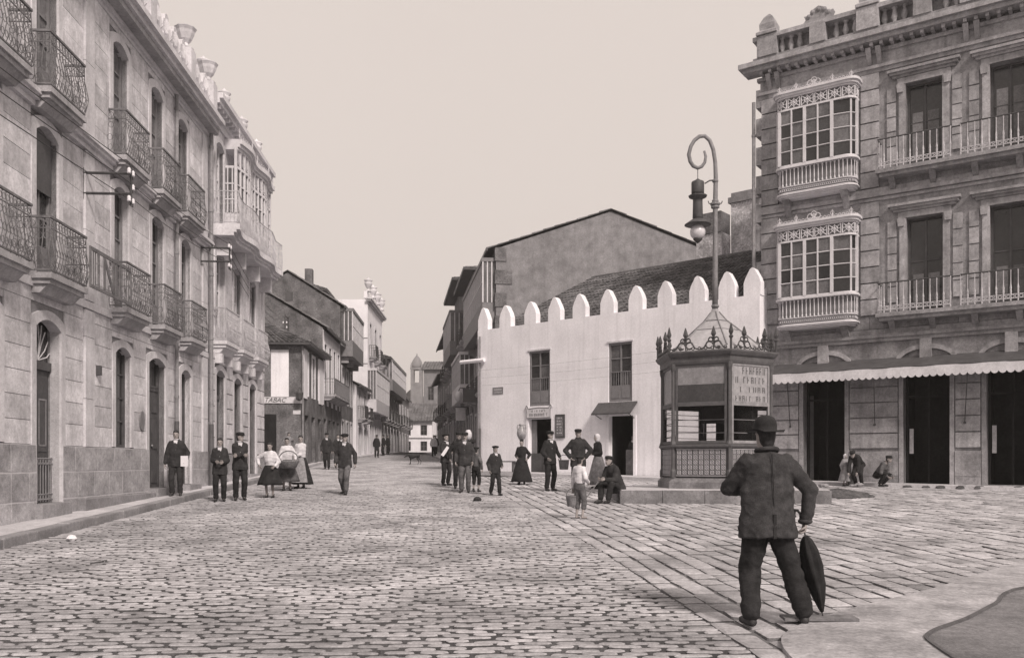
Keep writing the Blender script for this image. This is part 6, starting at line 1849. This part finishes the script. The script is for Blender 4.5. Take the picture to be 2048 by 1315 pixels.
# far figures
for i, (px, yy, lb_) in enumerate((( -5.9, 66, "white-shirted figure far up the street by the right-hand doorways"), (-10.3, 70, "dark figure far up the left pavement, nearest of the far ones"), (-10.5, 74, "dark figure far up the left pavement, beyond another"), (-9.9, 64, "man in dark clothes under the low white house"), (-6.3, 72, "dark figure far up the right pavement"))):
    person(lb_, px, yy, 1.66, face=RND.uniform(-60, 60), hat='cap' if i % 2 else None, tm=M_wcloth if i == 0 else M_black, top='jacket', vox=.035, hem=.8)

# dog crossing far up the street
dg = MB()
def V(*a): return Vector(a)
rows = [(-.40, .50, .04, .05), (-.34, .48, .10, .135), (-.15, .46, .11, .155), (.08, .49, .095, .115), (.25, .51, .09, .11), (.34, .52, .05, .06)]
dg.loft([[(x_, ry * math.cos(2 * math.pi * j / 12), z_ + rz_ * math.sin(2 * math.pi * j / 12)) for j in range(12)] for x_, z_, ry, rz_ in rows])
caps(dg, V(-.33, 0, .54), V(-.50, 0, .50), .065, .05); caps(dg, V(-.48, 0, .49), V(-.56, 0, .46), .062, .05); caps(dg, V(-.56, 0, .45), V(-.67, 0, .39), .038, .024)
for s in (-1, 1):
    caps(dg, V(-.46, s * .04, .54), V(-.43, s * .065, .48), .020, .012)
    caps(dg, V(-.27, s * .07, .47), V(-.24, s * .07, .30), .045, .028); caps(dg, V(-.24, s * .07, .30), V(-.27 + s * .05, s * .07, .05), .024, .018); caps(dg, V(-.27 + s * .05, s * .07, .03), V(-.32 + s * .05, s * .07, .025), .022, .018)
    caps(dg, V(.28, s * .06, .50), V(.22 - s * .04, s * .07, .32), .062, .036); caps(dg, V(.22 - s * .04, s * .07, .32), V(.36 - s * .05, s * .07, .19), .032, .022); caps(dg, V(.36 - s * .05, s * .07, .19), V(.32 - s * .05, s * .07, .04), .020, .016); caps(dg, V(.32 - s * .05, s * .07, .025), V(.27 - s * .05, s * .07, .025), .021, .017)
dg.tube([(.33, 0, .56), (.45, 0, .60), (.52, 0, .55), (.56, 0, .46)], [.022, .018, .014, .008], 6)
do = soft("dog", M_hair, None, dg, .016, 2); do.location = (-5.45, 48.9, gz(48.9)); do.rotation_euler = (0, 0, .45); do.scale = (.9, .9, 1.0)
tagged(do, "lean dark dog trotting across the street far away", "dog")

# fuse the soft parts in one pass
for o, vox, it, extra in JOBS:
    r = o.modifiers.new("remesh", 'REMESH'); r.mode = 'VOXEL'; r.voxel_size = vox; r.use_smooth_shade = True
    s = o.modifiers.new("smooth", 'SMOOTH'); s.factor = .5; s.iterations = it
_dg = bpy.context.evaluated_depsgraph_get()
_new = []
from mathutils import noise as _nz
for o, vox, it, extra in JOBS:
    _new.append(bpy.data.meshes.new_from_object(o.evaluated_get(_dg)))
for (o, vox, it, extra), me in zip(JOBS, _new):
    m = o.data.materials[0]
    if extra is not None:
        vs = [tuple(v.co) for v in me.vertices]; fs = [tuple(p.vertices) for p in me.polygons]
        n = len(vs); me2 = bpy.data.meshes.new(o.name)
        me2.from_pydata(vs + extra.v, [], fs + [tuple(i + n for i in f) for f in extra.f]); me2.update()
        bpy.data.meshes.remove(me); me = me2
    if o.name.split('.')[0] in ('jacket', 'coat', 'trousers', 'blouse', 'shirt'):      # folds in the cloth
        big = vox < .013; nv = len(me.vertices)
        co = [0.0] * (3 * nv); no = [0.0] * (3 * nv)
        me.vertices.foreach_get("co", co); me.vertex_normals.foreach_get("vector", no)
        for i in range(nv):
            x_, y_, z_ = co[3 * i:3 * i + 3]
            d = _nz.noise((x_ * 9, y_ * 9, z_ * 5 + len(o.name))) * .011 + _nz.noise((x_ * 5 + z_ * 14, y_ * 6, z_ * 10)) * .008
            if big:
                a1 = 1 - abs(_nz.noise((x_ * 5 + z_ * 7 + 3, y_ * 5, z_ * 9 - abs(x_) * 10)))
                a2 = 1 - abs(_nz.noise((x_ * 9 - z_ * 6, y_ * 9 + 7, z_ * 15 + abs(x_) * 8)))
                d += a1 ** 5 * .007 + a2 ** 5 * .004 - .004
            for q in range(3): co[3 * i + q] += no[3 * i + q] * d
        me.vertices.foreach_set("co", co); me.update()
    me.materials.clear(); me.materials.append(m)
    me.polygons.foreach_set("use_smooth", [True] * len(me.polygons))
    o.modifiers.clear(); old = o.data; o.data = me
    bpy.data.meshes.remove(old)
# ------------------------------------------------------------------ small things lying about
rn = random.Random(77)
hp = MB(); n = 22; rows = []
for t in range(7):
    r = 1.0 - t / 6.0
    rows.append([(r * 1.0 * math.cos(a) * (1 + .12 * math.sin(3 * a + t)), r * .55 * math.sin(a) * (1 + .1 * math.cos(4 * a)), -.02 + .24 * (1 - r ** 1.6) + rn.uniform(-.012, .012)) for a in [2 * math.pi * j / n for j in range(n)]])
hp.loft(rows)
tagged(hp.build("earth_heap", mat("dug_earth", .085, var=.4, scale=6, fine=30, bump=.8), None, True), "low heap of dark dug earth on the paving by the corner house", "heap").location = (8.55, 22.9, gz(22.9))
for k in range(9):
    s = rn.uniform(.06, .16); m = MB()
    ring = [[(s * rn.uniform(.8, 1.15) * math.cos(a) * q, s * rn.uniform(.6, .9) * math.sin(a) * q, z * s) for a in [2 * math.pi * j / 6 for j in range(6)]] for q, z in ((.8, -.1), (1, .25), (.55, .6))]
    m.loft(ring); o = m.build("rubble_stone", M_kerb); o.location = (9.5 + rn.uniform(0, 1.6), 27.6 + rn.uniform(-.3, .5) - k * .03, gz(27.6) + .02)
    tagged(o, "loose rubble stone lying by the digging at the corner house", "stone", "rubble stones by the digging")
for k in range(7):
    x_ = 12.3 + k * .42 + rn.uniform(-.1, .1); m = MB(); s = rn.uniform(.07, .13)
    m.loft([[(s * 1.6 * math.cos(a) * q, s * math.sin(a) * q, z * s) for a in [2 * math.pi * j / 7 for j in range(7)]] for q, z in ((1, -.1), (.9, .35), (.5, .6))]); o = m.build("earth_clod", MATS["dug_earth"]); o.location = (x_, 27.2 - (x_ - 12.3) * .6, gz(27) + .01)
    tagged(o, "dark clod of earth along the foot of the corner house", "clod", "earth clods along the corner house")
bd = MB().box(-.31, .31, -.09, .09, 0, .022).build("loose_board", mat("board", .17, var=.25, scale=9, bump=.2)); bd.location = (2.62, 7.47, gz(7.47) + .037); bd.rotation_euler = (.031, 0, -.03)
tagged(bd, "flat board lying on the pale corner footway beside the walking man", "board")
m = MB(); m.loft([[(r * math.cos(a) * rn.uniform(.8, 1.2), r * .7 * math.sin(a), z) for a in [2 * math.pi * j / 9 for j in range(9)]] for r, z in ((.10, -.01), (.11, .03), (.07, .08), (.03, .10))])
tagged(m.build("dropping", M_dcloth, None, True), "small dark lump lying on the cobbles in mid street", "lump").location = (-.85, 21.6, gz(21.6))
m = MB(); m.loft([[(r * math.cos(a) * rn.uniform(.7, 1.3), r * math.sin(a) * rn.uniform(.7, 1.3), z) for a in [2 * math.pi * j / 8 for j in range(8)]] for r, z in ((.05, -.01), (.075, .03), (.05, .07), (.02, .085))])
tagged(m.build("crumpled_paper", M_paper), "crumpled white paper in the gutter at the left", "paper").location = (-6.75, 13.4, gz(13.4))
tagged(MB().tube([(0, 0, .012), (.05, .16, .014), (.04, .34, .012)], .010, 5).build("twig", M_wood), "short dark twig lying on the cobbles at the left", "twig").location = (-5.25, 10.9, gz(11.0))
# ------------------------------------------------------------------ thin morning haze
hz = MB().box(-310, 310, -90, 430, -4, 46).build("haze", None if False else bpy.data.materials.new("haze"))
_m = hz.data.materials[0]; _m.use_nodes = True; _n = _m.node_tree.nodes; _l = _m.node_tree.links; _n.clear()
_o = _n.new("ShaderNodeOutputMaterial"); _v = _n.new("ShaderNodeVolumePrincipled")
_v.inputs['Color'].default_value = (.95, .92, .90, 1); _v.inputs['Density'].default_value = 0.0009; _v.inputs['Anisotropy'].default_value = 0.2
_l.new(_v.outputs[0], _o.inputs['Volume'])
tagged(hz, kind='stuff')
